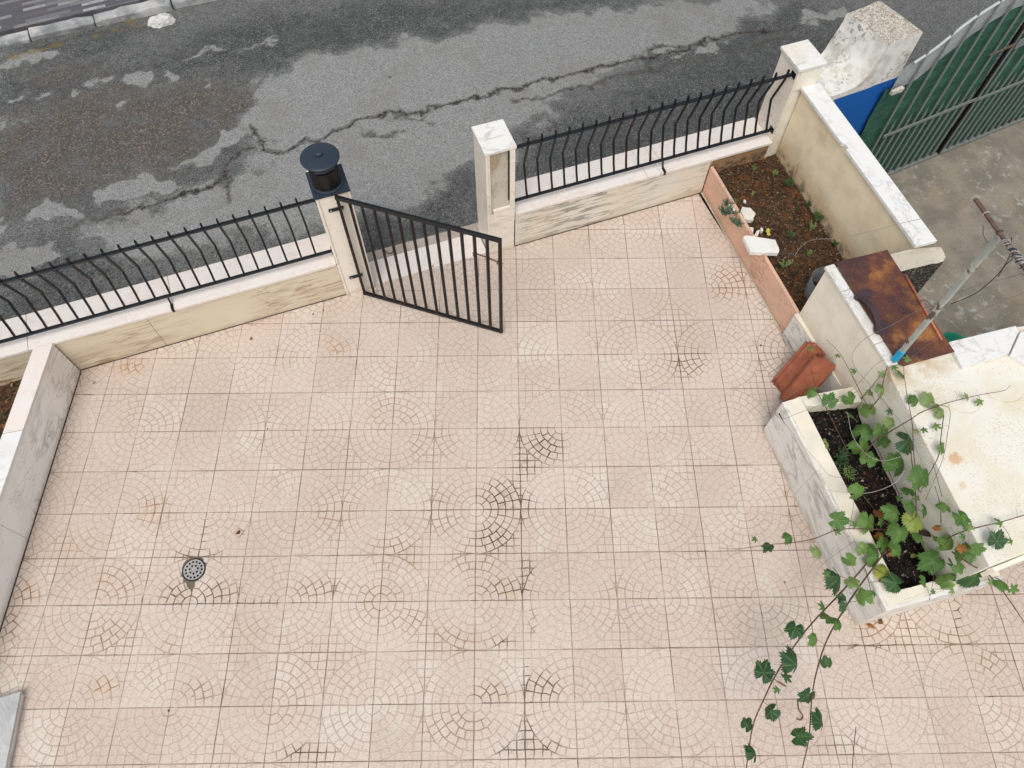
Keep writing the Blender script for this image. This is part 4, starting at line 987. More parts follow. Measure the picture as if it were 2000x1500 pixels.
# ------------------------------------------------------------ rendered box with the rusty lid, and the cream terrace
F = [(2.590, 0.660), (2.546, -0.19), (2.520, -0.30), (2.343, -1.565)]
BZ = 0.935
t = thing('rendered_box', (2.8, 0.2, 0), 'pale cream rendered masonry box under the rusty steel lid', 'masonry box')
bb = prism([(2.594, 0.650), (2.553, -0.20), (3.02, -0.26), (3.04, 0.62)], -0.55, BZ-0.02, 0.0); 
rough(bb, 0.0035, 0.08, 6, keep=lambda c: c.z < 0.0); link('box_body', bb, PL_BOX, t)
link('marble_base', prism([(2.562, 0.664), (2.578, 0.664), (2.575, -0.02), (2.559, -0.02)], 0.0, 0.325, 0.002), MAR_BOX, t)
link('plaster_ledge', prism([(2.560, 0.666), (2.600, 0.668), (2.590, -0.04), (2.557, -0.02)], 0.327, 0.345, 0.005), PL_BOX, t)
for a, b in ((0, 0.265), (0.267, 0.79), (0.792, 1.0)):
    A, B = along(2.583, 0.668, 2.543, -0.205, a), along(2.583, 0.668, 2.543, -0.205, b)
    eb = prism([A, B, (B[0]+0.078, B[1]), (A[0]+0.078, A[1])], BZ-0.018, BZ+0.012, 0.009); link('marble_edge', eb, MAR_CAP, t)
lid = thing('steel_lid', (2.85, 0.2, BZ+0.012), 'rusty brown steel sheet lid with a welded bow handle', 'lid')
lz = 0.962
Lc = [at(px, py, lz) for px, py in ((1632, 512), (1733, 488), (1783, 566), (1865, 687), (1765, 715), (1752, 705))]
lb = prism([(p.x, p.y) for p in Lc], lz-0.005, lz, 0.001); rough(lb, 0.0022, 0.07, 4); link('sheet', lb, RUST, lid)
link('rim', prism([(Lc[0].x+.02, Lc[0].y-.02), (Lc[4].x+.02, Lc[4].y+.02), (Lc[3].x-.02, Lc[3].y+.02), (Lc[1].x-.02, Lc[1].y-.02)], BZ-0.01, lz-0.0055, 0), PL_BOX, lid)
def ellpatch(px, py, rx, ry, ang, z, mat):
    b_ = bmesh.new(); c = at(px, py, z); vs = []
    for k in range(28):
        a = k*2*math.pi/28; u, v = rx*math.cos(a)*(1+.07*math.sin(3*a)), ry*math.sin(a)
        vs.append((c.x+u*math.cos(ang)-v*math.sin(ang), c.y+u*math.sin(ang)+v*math.cos(ang)))
    return prism(vs, z-.002, z+.002, 0.001, None)
for (px, py, rx, ry, an) in ((1687, 577, .075, .045, .2), (1722, 640, .068, .05, .5)):
    link('weld_plate', ellpatch(px, py, rx, ry, an, lz+.002, RUSTD), RUSTD, lid)
a0, a1 = at(1678, 582, lz+.006), at(1716, 640, lz+.006)
hv = spline([a0+Vector((-.01, .02, 0)), a0, a0.lerp(a1, .15)+Vector((0.0, 0, .035)), a0.lerp(a1, .5)+Vector((0.0, 0, .062)), a0.lerp(a1, .85)+Vector((0, 0, .035)), a1, a1+Vector((.01, -.02, 0))], 6)
hb = bmesh.new(); rows = []
for i, p in enumerate(hv):
    tt = (hv[min(i+1, len(hv)-1)]-hv[max(i-1, 0)]).normalized(); s_ = tt.cross(Vector((0, 0, 1)) if abs(tt.z) < .9 else Vector((0, 1, 0))).normalized(); n_ = s_.cross(tt)
    rows.append([hb.verts.new(p+s_*a+n_*b) for a, b in ((-.021, -.003), (.021, -.003), (.021, .003), (-.021, .003))])
for a, b in zip(rows, rows[1:]):
    for j in range(4): hb.faces.new((a[j], a[(j+1) % 4], b[(j+1) % 4], b[j]))
hb.faces.new(rows[0]); hb.faces.new(rows[-1][::-1]); link('handle', hb, RUSTD, lid)
link('hinge_rod', tube([at(1768, 536, lz+.012), at(1840, 665, lz+.012)], .0085, 10), REDP, lid, smooth=True)
link('wire_loop', tube([at(1797, 589, lz+.03), at(1806, 585, lz+.03), at(1812, 590, lz+.03), at(1824, 601, lz+.03), at(1822, 604, lz+.02), at(1800, 610, lz+.01), at(1762, 617, lz+.006)], .0028, 6), RUSTBAR, lid)

TZ = 0.93
t = thing('cream_terrace', (3.3, -0.9, 0), 'broad cream painted masonry counter with a smooth top behind the vine', 'masonry counter')
tb = prism([(2.553, -0.205), F[2], (2.48, -0.60), F[3], (2.70, -1.572), (5.2, -1.66), (5.2, -1.0), (3.72, -0.26), (3.53, -0.225), (3.04, -0.185), (3.02, -0.25)], 0.70, TZ, 0.006)
link('counter_top', tb, TERR, t)
link('front_wall', prism([(2.558, -0.212), (F[2][0]+.006, F[2][1]), (2.486, -0.60), (F[3][0]+.006, F[3][1]+.008), (2.69, -1.562), (2.69, -1.45), (2.56, -1.45), (2.68, -0.215)], 0.0, 0.6985, 0.0), PL_BOX, t)
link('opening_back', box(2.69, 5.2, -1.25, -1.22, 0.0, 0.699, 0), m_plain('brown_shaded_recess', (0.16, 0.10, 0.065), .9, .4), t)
link('back_wall', prism([(3.03, -0.27), (3.50, -0.31), (3.68, -0.36), (5.2, -1.12), (5.2, -1.02), (3.71, -0.275), (3.52, -0.24), (3.03, -0.20)], -0.55, 0.699, 0), PL_BOX, t)
link('end_lip', box(2.42, 5.2, -1.60, -1.573, 0.70, 0.84, 0.003), PL_BOX, t)
tz2 = 0.962
EG = 'marble edging slabs on the counter'
for k, (pl, lab) in enumerate([([(1853,668),(1984,636),(1990,646),(1970,691),(1880,718)], 'marble edging slab touching the rusty lid'), ([(1993,649),(2060,630),(2100,700),(2040,735),(1974,692)], 'marble edging slab cut off by the right edge of the photo')]):
    P = [at(px, py, tz2) for px, py in pl]; tag(link('edging_slab', prism([(p.x, p.y) for p in P], TZ+0.001, tz2, 0.003), MAR_WHITE), lab, 'slab', EG)
# green bucket below, on the driveway side
c = at(1858, 663, 0.25); 
tb_ = lathe([(0.10, -0.548), (0.13, 0.24), (0.142, 0.25), (0.142, 0.262), (0.128, 0.262), (0.098, -0.53), (0, -0.53)], (3.62, 0.02), 36)
c = at(1857, 668, 0.10); tb_.free()
tb_ = lathe([(0.10, -0.548), (0.14, 0.08), (0.152, 0.085), (0.152, 0.10), (0.136, 0.10), (0.098, -0.53), (0, -0.53)], (c.x, c.y-0.06), 36)
tag(link('bucket', tb_, GREENP, smooth=True), 'green plastic bucket rim showing behind the rusty lid', 'bucket')

# driveway
dv = bmesh.new(); vs = [(3.30, 2.15), (4.33, 2.22), (7.9, 2.60), (9.5, 2.75), (9.5, -3), (3.02, -3), (3.02, 0.4)]
dv.faces.new([dv.verts.new((x, y, -0.55)) for x, y in vs]); struct(link('driveway', dv, DRIVE, base=(5, 0, -.55)))

# ------------------------------------------------------------ clay roof tiles leaning on the box
def roof_tile():
    """one interlocking tile in its own frame: x across 0.25, y up 0.42, z outwards"""
    bm = bmesh.new(); W, H, N = 0.285, 0.44, 30
    prof = []
    for i in range(N+1):
        u = i/N
        if u < 0.06: z = 0.018
        elif u < 0.10: z = 0.004
        elif u < 0.14: z = 0.016
        elif u < 0.18: z = 0.004
        elif u < 0.50: z = 0.0
        else: z = 0.078*math.sin(math.pi*min(1, (u-0.50)/0.50))**0.8
        prof.append((u*W-W/2, z))
    rows = []
    for k in range(7):
        v = k/6; rows.append([(bm.verts.new((x*(1-.03*v), v*H, z)), bm.verts.new((x*(1-.03*v), v*H, z-0.011))) for x, z in prof])
    for a, b in zip(rows, rows[1:]):
        for i in range(N):
            bm.faces.new((a[i][0], a[i+1][0], b[i+1][0], b[i][0])); bm.faces.new((a[i][1], b[i][1], b[i+1][1], a[i+1][1]))
        for i in (0, N): bm.faces.new((a[i][0], b[i][0], b[i][1], a[i][1]))
    for rr in (rows[0], rows[-1]):
        for i in range(N): bm.faces.new((rr[i][0], rr[i][1], rr[i+1][1], rr[i+1][0]))
    for f in bm.faces: f.smooth = True
    return bm
tm_ = bpy.data.meshes.new('roof_tile'); b_ = roof_tile(); bmesh.ops.recalc_face_normals(b_, faces=b_.faces); b_.to_mesh(tm_); b_.free(); tm_.materials.append(CLAY)
A, B = at(1512, 742, 0.01), at(1523, 786, 0.01)
C1 = at(1576, 666, 0.35)
ex = Vector((-0.17, -0.985, 0)).normalized()
mid = A+ex*0.1425
labs = ['front terracotta roof tile, the one fully seen', 'second terracotta roof tile, tucked behind the front one', 'rear terracotta roof tile standing closest to the box']
for k in range(3):
    up = (C1-A).normalized(); up = up.normalized()
    e2 = (ex-up*ex.dot(up)).normalized(); nz = e2.cross(up)
    if nz.x > 0: nz = -nz
    M = Matrix((( e2.x, up.x, nz.x), (e2.y, up.y, nz.y), (e2.z, up.z, nz.z)))
    if M.determinant() < 0: M = Matrix(((-e2.x, up.x, nz.x), (-e2.y, up.y, nz.y), (-e2.z, up.z, nz.z)))
    o = bpy.data.objects.new('roof_tile', tm_); COL.objects.link(o)
    o.location = mid - nz*(0.026*k) + e2*(0.012*k) + Vector((0.012, 0, 0.014)) + up*(0.010*k); o.rotation_euler = M.to_euler()
    tag(o, labs[k], 'roof tile', 'clay roof tiles leaning on the box')

# ------------------------------------------------------------ marble trough with the vine
PZ = 0.485
t = thing('planter_trough', (2.2, -0.8, 0), 'marble faced masonry trough holding the vine, in front of the cream counter', 'planter')
O = [(1.992, -0.045), (1.868, -1.565), (2.69, -1.648)]
A, B = O[0], O[1]
def L_(f): return along(*A, *B, f)
for a, b in ((0, 0.36), (0.361, 0.70), (0.701, 1.0)):
    p, q = L_(a), L_(b); link('marble_side', prism([p, q, (q[0]+0.02, q[1]+.001), (p[0]+0.02, p[1])], 0, PZ-0.002, 0.002), MAR_TROUGH, t)
link('marble_end', prism([(O[1][0]+.002, O[1][1]-.001), (O[2][0], O[2][1]), (O[2][0], O[2][1]+0.02), (O[1][0]+.022, O[1][1]+.019)], 0, PZ-0.004, 0.002), MAR_TROUGH, t)
w1 = prism([(A[0]+.021, A[1]), (B[0]+.023, B[1]+.022), (B[0]+.145, B[1]+.022), (A[0]+.150, A[1])], 0.0, PZ-0.003, 0.004)
w2 = prism([(B[0]+.025, B[1]+.0185), (O[2][0], O[2][1]+.0215), (O[2][0], O[2][1]+.085), (2.36, -1.52), (B[0]+.147, B[1]+.085), (B[0]+.147, B[1]+.0235), (B[0]+.025, B[1]+.0236)], 0.0, PZ-0.0055, 0.004)
w3 = prism([(A[0]+.146, A[1]-0.002), (A[0]+.152, A[1]-.085), (2.54, -0.235), (2.557, -0.105)], 0.0, PZ-0.006, 0.004)
for w_, nm in ((w1, 'rim_long'), (w2, 'rim_end'), (w3, 'rim_back')):
    rough(w_, 0.005, 0.045, 12, keep=lambda c: c.z < 0.25); link(nm, w_, PL_CREAMW if 'PL_CREAMW' in globals() else PL_BOX, t)
soil('trough_soil', 1.98, 2.56, -1.56, -0.08, 0.375, 0.018, SOIL_POT, 0.015)
def pot_pt():
    while True:
        y = rnd.uniform(-1.46, -0.14); f = (-0.045-y)/1.52; x = rnd.uniform(2.15-.124*f, 2.53-.16*f)
        return x, y
litter('leaf_litter', 1000, pot_pt, LIT[1:2]+LIT[3:4]*2+LIT[4:5]+[SOIL_POT]*4, (0.008, 0.030), lambda x, y: 0.372)
def peb_pt(): return pot_pt()
pb = bmesh.new()
for i in range(200):
    x, y = pot_pt(); r = rnd.uniform(.0015, .0050); m = Matrix.Translation((x, y, .392)) @ Matrix.Scale(r, 4)
    bmesh.ops.create_icosphere(pb, subdivisions=1, radius=1, matrix=m)
o = link('perlite_grains', pb, m_plain('pale_grains', (0.26, 0.25, 0.23)), base=(2.2, -.8, .37)); o['kind'] = 'stuff'
for px, py, h, n, lab in [(1640,905,.12,12,'grassy weed in the upper half of the trough'),(1655,930,.09,8,'thin pale weed below the grassy one in the trough'),(1625,925,.10,7,'grass tuft leaning over the trough rim'),(1640,880,.07,6,'low weed by the trough rim')]:
    p = at(px, py, .39); sprig('weed', p.x, p.y, .385, n, h, lab, 'weed', LEAF_L if 'pale' in lab else WEED, .14, .8, 'weeds in the trough')

# ------------------------------------------------------------ neighbour: whitewashed gatepost with blue paint, driveway gate
t = thing('neighbour_gatepost', (4.0, 2.5, -0.55), 'weathered whitewashed gatepost and sloping wall with blue paint at its foot', 'gatepost')
fl = [(3.50, 2.215), (3.98, 2.226), (4.337, 2.280)]; bl = [(3.50, 2.66), (3.881, 2.671), (4.235, 2.781)]
nb = bmesh.new()
fp = [(3.505, .94), (3.62, .915), (3.74, .915), (3.84, .935), (3.90, .98), (3.945, 1.08), (3.972, 1.20), (3.985, 1.30), (4.337, 1.30)]
def yb(x): return 2.655+max(0, x-3.5)*0.13
def yf(x): return 2.205+max(0, x-3.5)*0.09
front = []; back = []
for x, z in fp:
    front.append(nb.verts.new((x, yf(x), z))); xb = x-0.10*min(1, max(0, (x-3.5)/.45)); back.append(nb.verts.new((xb, yb(xb), z)))
lowf = [nb.verts.new((x, yf(x), -.55)) for x, z in fp]; lowb = [nb.verts.new((v.co.x, v.co.y, -.55)) for v in back]
n = len(fp)
for i in range(n-1):
    nb.faces.new((front[i], front[i+1], back[i+1], back[i])); nb.faces.new((lowf[i], lowf[i+1], front[i+1], front[i])); nb.faces.new((lowb[i+1], lowb[i], back[i], back[i+1]))
nb.faces.new((front[0], back[0], lowb[0], lowf[0])); nb.faces.new((front[-1], lowf[-1], lowb[-1], back[-1]))
bmesh.ops.recalc_face_normals(nb, faces=nb.faces)
rough(nb, 0.009, 0.05, 6, keep=lambda c: c.z < -.4)
link('post_body', nb, WHITEW, t, smooth=True)
me = bpy.data.objects['post_body'].data
for e in me.edges: pass
me.set_sharp_from_angle(angle=R_(38))

GO = Vector((4.33, 2.215, 0)); gdx = Vector((math.cos(R_(6)), math.sin(R_(6)), 0)); gny = Vector((-gdx.y, gdx.x, 0))
def gg(d, z, off=0.0): return GO+gdx*d+gny*off+Vector((0, 0, z))
t = thing('driveway_gate', gg(0, -0.55), 'tall grey steel driveway gate backed with green shade cloth', 'gate')
def arc(d):
    pts = [(-.02, 1.03), (.2, 1.13), (.46, 1.32), (.78, 1.43), (1.2, 1.50), (1.9, 1.50), (2.6, 1.32), (3.2, 1.05)]
    for (a, z), (b, y) in zip(pts, pts[1:]):
        if a <= d <= b: return z+(y-z)*(d-a)/(b-a)
    return 1.0
def gtop(d): return arc(d)-0.22-0.05*math.sin(d*5)
LEAVES = ((0.02, 1.285), (1.315, 3.2))
for a, b in LEAVES:
    link('bottom_rail', obox(gg(a, -.515), gg(b, -.515), .03, .035, .003), GALV, t)
    link('middle_rail', obox(gg(a+.13 if a < .1 else a, .20, -.018), gg(b, .215, -.018), .012, .036, .002), GALV, t)
    link('top_rail', tube([gg(d, arc(d)) for d in np.linspace(a, b, 14)], .012, 8), m_iron('pale_grey_metal', (0.45, 0.47, 0.47), .1, .5), t)
    link('stile', obox(gg(b if a < 1 else a, -.5), gg(b if a < 1 else a, arc(b if a < 1 else a)), .032, .03, .002), IRON_R if a < 1 else GALV, t)
    k = 0; d = a+0.10
    while d < b-0.04:
        if k % 2 == 0:
            link('bar', obox(gg(d, -.5, -.004), gg(d, arc(d)+.01, -.004), .020, .012, .001), GALV, t)
            link('spike', tube([gg(d, arc(d)+.01), gg(d, arc(d)+.05), gg(d, arc(d)+.13)], [.008, .011, .001], 6), GALV, t)
        else:
            link('bar', obox(gg(d, -.5, -.004), gg(d, .24, -.004), .020, .012, .001), GALV, t)
            link('spike', tube([gg(d, .24, -.004), gg(d, .28, -.004), gg(d, .37, -.004)], [.008, .011, .001], 6), GALV, t)
        d += 0.097; k += 1
link('rusty_bolt_rail', obox(gg(1.02, .80, -.02), gg(3.2, .95, -.02), .012, .022, .002), m_iron('dull_brown_bar', (0.13, 0.10, 0.085), .6, .8), t)
link('bolt_plate', obox(gg(1.32, .82, -.03), gg(1.9, .86, -.03), .01, .10, .003), GALV, t)
def cloth(a, b, top, bot, off, amp, th=0.004, nx=46, nz=34):
    bm = bmesh.new(); F_ = []
    for s_ in (0, 1):
        g = [[bm.verts.new(gg(a+(b-a)*i/nx, bot(a+(b-a)*i/nx)+(top(a+(b-a)*i/nx)-bot(a+(b-a)*i/nx))*j/nz, off+s_*th+amp*noise.noise(Vector((i*.22, j*.10, off*9)))+amp*.5*noise.noise(Vector((i*.6, j*.3, 5))))) for j in range(nz+1)] for i in range(nx+1)]
        F_.append(g)
        for i in range(nx):
            for j in range(nz): bm.faces.new((g[i][j], g[i+1][j], g[i+1][j+1], g[i][j+1]))
    for f in bm.faces: f.smooth = True
    return bm
link('shade_cloth', cloth(-.13, 1.27, gtop, lambda d: -.50 if d > -0.0 else -.45, .030, .018), GREENS, t)
link('shade_cloth', cloth(1.33, 3.2, lambda d: gtop(d)-.05, lambda d: -.50, .034, .018), GREENS, t)
def m_film():
    m = Mt('clear_plastic_film', 0.25, 0.5); m.out((0.55, 0.58, 0.60)); m.b.inputs['Alpha'].default_value = 0.38; return m.m
FILM = m_film()
link('plastic_film', cloth(-.06, 1.27, lambda d: arc(d)-.01, lambda d: gtop(d)-.06, .020, .012, .001, 30, 6), FILM, t)
link('plastic_film', cloth(1.33, 3.2, lambda d: arc(d)-.01, lambda d: gtop(d)-.10, .020, .012, .001, 30, 6), FILM, t)
hb = box(0, .001, 0, .001, 0, .001, 0); hb.free()
hg = obox(gg(-.10, .80, -.02), gg(.02, .80, -.02), .03, .05, .004); rough(hg, .006, .02, 30); link('hinge', hg, MORT, t)

# ------------------------------------------------------------ clothes line post
PB = at(1745, 706, 0.95); PB = Vector((PB.x, PB.y, 0.94)); PT = 2.20
top2 = at(1950, 463, PT); 
t = thing('clothes_post', PB, 'grey flaking square post wrapped in blue tape at its foot', 'post')
P1 = Vector((PB.x, PB.y, 0.952)); P2 = Vector((top2.x, top2.y, PT))
link('post_tube', obox(P1, P2, .031, .031, .003, up=Vector((0, 1, 0))), POSTM, t)
dv_ = (P2-P1).normalized()
link('blue_tape', obox(P1+dv_*.012, P1+dv_*.135, .0355, .0355, .003, up=Vector((0, 1, 0))), BLUET, t)
t = thing('clothes_rail', (P2.x, P2.y-.3, PT+.02), 'brown painted tube at the top of the grey post, wound with cord', 'rail')
BZ2 = PT+.045
b0 = at(1903, 386, BZ2); b1 = at(2000, 522, BZ2); bd = (b1-b0).normalized(); bL = 1.6
link('rail_tube', obox(b0, b0+bd*bL, .021, .017, .0025), BROWNP, t)
cb = bmesh.new()
def coil(s0, s1, turns, r, wr, bm, seed=0):
    P = []
    for i in range(turns*12+1):
        s = s0+(s1-s0)*i/(turns*12); a = 2*math.pi*i/12; rr = r*(1+.10*math.sin(i*1.7+seed))
        q = bd.cross(Vector((0, 0, 1))).normalized()
        P.append(b0+bd*s+q*rr*math.cos(a)+Vector((0, 0, rr*math.sin(a))))
    tube(P, wr, 6, bm)
coil(.0, .02, 3, .021, .0014, cb, 3); link('white_cord', cb, WIREW, t)
cb = bmesh.new(); coil(.115, .12, 1, .017, .0025, cb); link('white_tie', cb, WIREW, t)
cb = bmesh.new(); coil(.245, .25, 1, .018, .002, cb); link('black_wire_tie', cb, WIRED, t)
cb = bmesh.new(); coil(.30, .56, 10, .017, .003, cb); coil(.31, .55, 7, .019, .0026, cb, 2); link('rope', cb, m_plain('striped_rope', (0.40, 0.40, 0.37), .8, .6), t)
cb = bmesh.new(); coil(.36, .64, 7, .019, .0034, cb, 4); link('blue_rope', cb, m_plain('navy_rope', (0.03, 0.05, 0.09), .8, .5), t)

# ------------------------------------------------------------ wires and cords
def wire(name, pts, r, mat, label, group=None, n=8, cat='wire'):
    P = spline([at(*p) for p in pts], n); tag(link(name, tube(P, r, 6), mat), label, cat, group)
wire('cord', [(1890,386,2.24),(1868,396,2.1),(1840,413,1.8),(1808,425,1.6),(1760,436,1.35),(1700,452,1.1),(1640,465,.75),(1590,468,.55),(1566,480,.38),(1552,500,.28)], .0016, WIREW, 'thin pale cord running from the brown rail end down into the flower bed')
wire('cord', [(2010,530,2.2),(1960,545,2.0),(1900,560,1.8),(1840,588,1.55),(1790,608,1.35),(1740,636,1.2),(1700,655,1.1),(1674,676,1.05),(1664,700,1.03),(1675,725,1.0),(1700,752,.95),(1740,800,.98),(1775,850,.98),(1800,900,.97)], .0014, WIRE, 'long thin wire crossing the rusty lid and looping over the box edge')
wire('cord', [(2000,572,2.0),(1930,600,1.8),(1860,640,1.55),(1790,690,1.25),(1760,715,1.1)], .0010, WIRE, 'faint straight wire crossing the lower part of the rusty lid')
wire('cord', [(1745,704,1.0),(1725,704,1.04),(1705,717,1.0),(1670,756,.85),(1640,775,.75),(1600,792,.66),(1556,808,.58),(1530,818,.54),(1514,808,.52),(1520,790,.51),(1560,762,.55),(1590,752,.62)], .0013, WIRE, 'wire looping from the blue taped post foot out over the trough corner')
wire('cord', [(1530,824,.50),(1560,860,.50),(1600,905,.52),(1625,930,.53),(1690,934,.55)], .0010, WIRE, 'thin wire lying down the marble side of the trough')
wire('cord', [(1545,905,.50),(1600,950,.54),(1650,962,.58),(1700,962,.62),(1745,945,.70),(1768,918,.80)], .0016, WIREW, 'pale wire sagging across the middle of the trough')
wire('cord', [(1655,805,.6),(1665,850,.62),(1690,885,.65),(1722,900,.7),(1760,892,.8)], .0015, WIREW, 'curved pale wire among the upper vine leaves')
wire('cord', [(1976,463,2.18),(1974,490,2.0),(1966,512,1.9),(1945,540,1.75),(1910,570,1.6),(1880,585,1.5),(1856,594,1.4)], .0026, WIRED, 'dark wire hanging from the post head down behind the post')
wire('cord', [(1978,505,2.15),(1962,520,2.0),(1950,540,1.8)], .0026, WIRED, 'short dark wire hanging from the rope winding')
wire('cord', [(1920,440,2.1),(1921,460,1.9),(1930,475,1.7)], .0018, WIRED, 'short wire hanging from the brown rail left of the post')
wire('rod', [(1672,1420,.55),(1668,1455,.6),(1664,1505,.7)], .0022, WIRED, 'thin dark rod end entering at the bottom right of the patio', cat='rod')

# ------------------------------------------------------------ grape vine
VR = at(1775, 1040, .39)
vine = thing('grape_vine', (VR.x, VR.y, .38), 'green grape vine sprawling out of the marble trough over patio and counter', 'vine')
def leaf_mesh(seed, deep, curl, fold):
    r_ = random.Random(seed); bm = bmesh.new(); NA, NR = 84, 5
    lobes = [(90, 1.0), (38+r_.uniform(-4, 4), .86), (142+r_.uniform(-4, 4), .86), (-18+r_.uniform(-5, 5), .66), (198+r_.uniform(-5, 5), .66)]
    cl = bm.loops.layers; rows = []; vein = {}
    def rad(th):
        d = math.degrees(th); best = 0
        for a, L in lobes:
            dd = abs((d-a+180) % 360-180); best = max(best, L*(1-deep*min(1, (dd/30.0))**1.3))
        dd = abs((d+90+180) % 360-180)
        if dd < 26: best *= 0.20+0.80*(dd/26)
        return best*(1+0.075*abs(((d*84/360/2.0*2) % 2)-1)*1.0-0.03)
    c0 = bm.verts.new((0, 0, 0)); vein[c0] = 1.0
    for k in range(1, NR+1):
        row = []
        for i in range(NA):
            th = 2*math.pi*i/NA; R0 = rad(th)
            if k == NR: R0 *= 1+(0.085 if i % 3 == 0 else -0.045)
            q = k/NR*R0; x, y = q*math.cos(th), q*math.sin(th)
            vn = max(max(0, 1-abs((math.degrees(th)-a+180) % 360-180)/(7/(.3+k/NR))) for a, L in lobes)
            z = -curl*q*q+0.05*(1-vn)*q*math.sin(th*5+seed)+fold*abs(x)*.55+0.06*noise.noise(Vector((x*2.2, y*2.2, seed*3.1)))
            v = bm.verts.new((x, y, z)); vein[v] = vn; row.append(v)
        rows.append(row)
    for i in range(NA): bm.faces.new((c0, rows[0][i], rows[0][(i+1) % NA]))
    for a, b in zip(rows, rows[1:]):
        for i in range(NA): bm.faces.new((a[i], b[i], b[(i+1) % NA], a[(i+1) % NA]))
    for f in bm.faces: f.smooth = True
    bm.verts.index_update(); vals = [vein[v] for v in bm.verts]
    me = bpy.data.meshes.new('vine_leaf'); bm.to_mesh(me); bm.free()
    at_ = me.attributes.new('vein', 'FLOAT', 'POINT'); at_.data.foreach_set('value', vals)
    return me
LM = {}
for k, (dp, cu, fo) in enumerate([(.33, .30, -.10), (.28, .42, -.35), (.38, .22, .25), (.30, .60, -.5)]):
    base_m = leaf_mesh(k+1, dp, cu, fo)
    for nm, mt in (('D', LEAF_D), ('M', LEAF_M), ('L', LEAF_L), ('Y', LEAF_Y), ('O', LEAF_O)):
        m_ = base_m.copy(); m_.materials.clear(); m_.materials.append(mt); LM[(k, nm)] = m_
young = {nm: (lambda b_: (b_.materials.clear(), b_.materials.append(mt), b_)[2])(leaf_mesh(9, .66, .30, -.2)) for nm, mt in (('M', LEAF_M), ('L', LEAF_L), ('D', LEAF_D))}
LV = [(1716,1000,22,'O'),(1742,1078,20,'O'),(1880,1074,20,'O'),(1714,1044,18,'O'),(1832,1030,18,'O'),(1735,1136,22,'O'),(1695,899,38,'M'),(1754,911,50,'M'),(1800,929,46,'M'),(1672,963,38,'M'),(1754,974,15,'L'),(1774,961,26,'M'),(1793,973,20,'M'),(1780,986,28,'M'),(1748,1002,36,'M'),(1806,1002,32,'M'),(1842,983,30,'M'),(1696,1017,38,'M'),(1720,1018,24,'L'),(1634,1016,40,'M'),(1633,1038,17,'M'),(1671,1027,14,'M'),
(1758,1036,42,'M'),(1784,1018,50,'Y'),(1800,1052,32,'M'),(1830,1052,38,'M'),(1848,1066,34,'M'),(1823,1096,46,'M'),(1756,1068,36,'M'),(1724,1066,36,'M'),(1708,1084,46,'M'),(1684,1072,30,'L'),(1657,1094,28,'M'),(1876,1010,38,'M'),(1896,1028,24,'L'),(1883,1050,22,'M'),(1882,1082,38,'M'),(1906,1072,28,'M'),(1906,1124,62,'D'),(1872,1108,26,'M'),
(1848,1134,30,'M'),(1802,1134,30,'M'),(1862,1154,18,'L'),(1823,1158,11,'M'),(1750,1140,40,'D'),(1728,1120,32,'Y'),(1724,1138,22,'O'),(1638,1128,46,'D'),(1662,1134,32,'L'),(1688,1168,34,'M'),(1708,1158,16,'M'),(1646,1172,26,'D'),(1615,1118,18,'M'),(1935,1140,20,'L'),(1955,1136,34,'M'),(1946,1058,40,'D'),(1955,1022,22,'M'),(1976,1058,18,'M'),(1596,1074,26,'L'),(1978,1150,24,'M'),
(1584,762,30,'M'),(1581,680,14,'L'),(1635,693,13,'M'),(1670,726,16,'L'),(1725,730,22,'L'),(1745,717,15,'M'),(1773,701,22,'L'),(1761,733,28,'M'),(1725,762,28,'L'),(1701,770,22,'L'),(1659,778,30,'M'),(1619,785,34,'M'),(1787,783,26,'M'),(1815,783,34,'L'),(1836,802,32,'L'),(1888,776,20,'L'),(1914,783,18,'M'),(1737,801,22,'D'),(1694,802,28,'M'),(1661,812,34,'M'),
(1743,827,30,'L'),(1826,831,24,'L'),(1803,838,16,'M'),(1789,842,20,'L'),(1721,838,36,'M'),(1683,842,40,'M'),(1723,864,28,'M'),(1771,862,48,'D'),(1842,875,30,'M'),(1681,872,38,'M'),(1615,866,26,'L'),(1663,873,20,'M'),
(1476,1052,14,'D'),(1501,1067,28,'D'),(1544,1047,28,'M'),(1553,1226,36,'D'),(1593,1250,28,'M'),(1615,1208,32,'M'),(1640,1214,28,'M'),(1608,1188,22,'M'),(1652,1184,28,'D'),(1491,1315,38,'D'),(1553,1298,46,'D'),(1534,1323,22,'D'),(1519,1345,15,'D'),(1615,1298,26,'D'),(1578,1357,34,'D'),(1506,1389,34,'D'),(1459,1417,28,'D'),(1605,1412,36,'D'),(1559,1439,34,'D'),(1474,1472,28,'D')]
def front_x(y):   # plan line of the box and counter front
    for (xa, ya), (xb, yb_) in zip(F, F[1:]):
        if yb_ <= y <= ya: return xa+(xb-xa)*(y-ya)/(yb_-ya)
    return 9 if y < F[-1][1] else F[0][0]
def vine_point(px, py, zt):
    z = zt
    while z < 1.4:
        p = at(px, py, z)
        if p.x < front_x(p.y)-.05 or z > TZ+.045: return p
        z += .02
    return at(px, py, 1.0)
drop = {(1753,974),(1823,1158),(1519,1345),(1635,693),(1581,680),(1671,1027),(1745,717),(1476,1052)}
placed = []
LVs = sorted(LV, key=lambda q: -q[2]); keep_ = set((q[0], q[1]) for q in LVs[:100]); rest = [q for q in LV if (q[0], q[1]) not in keep_]
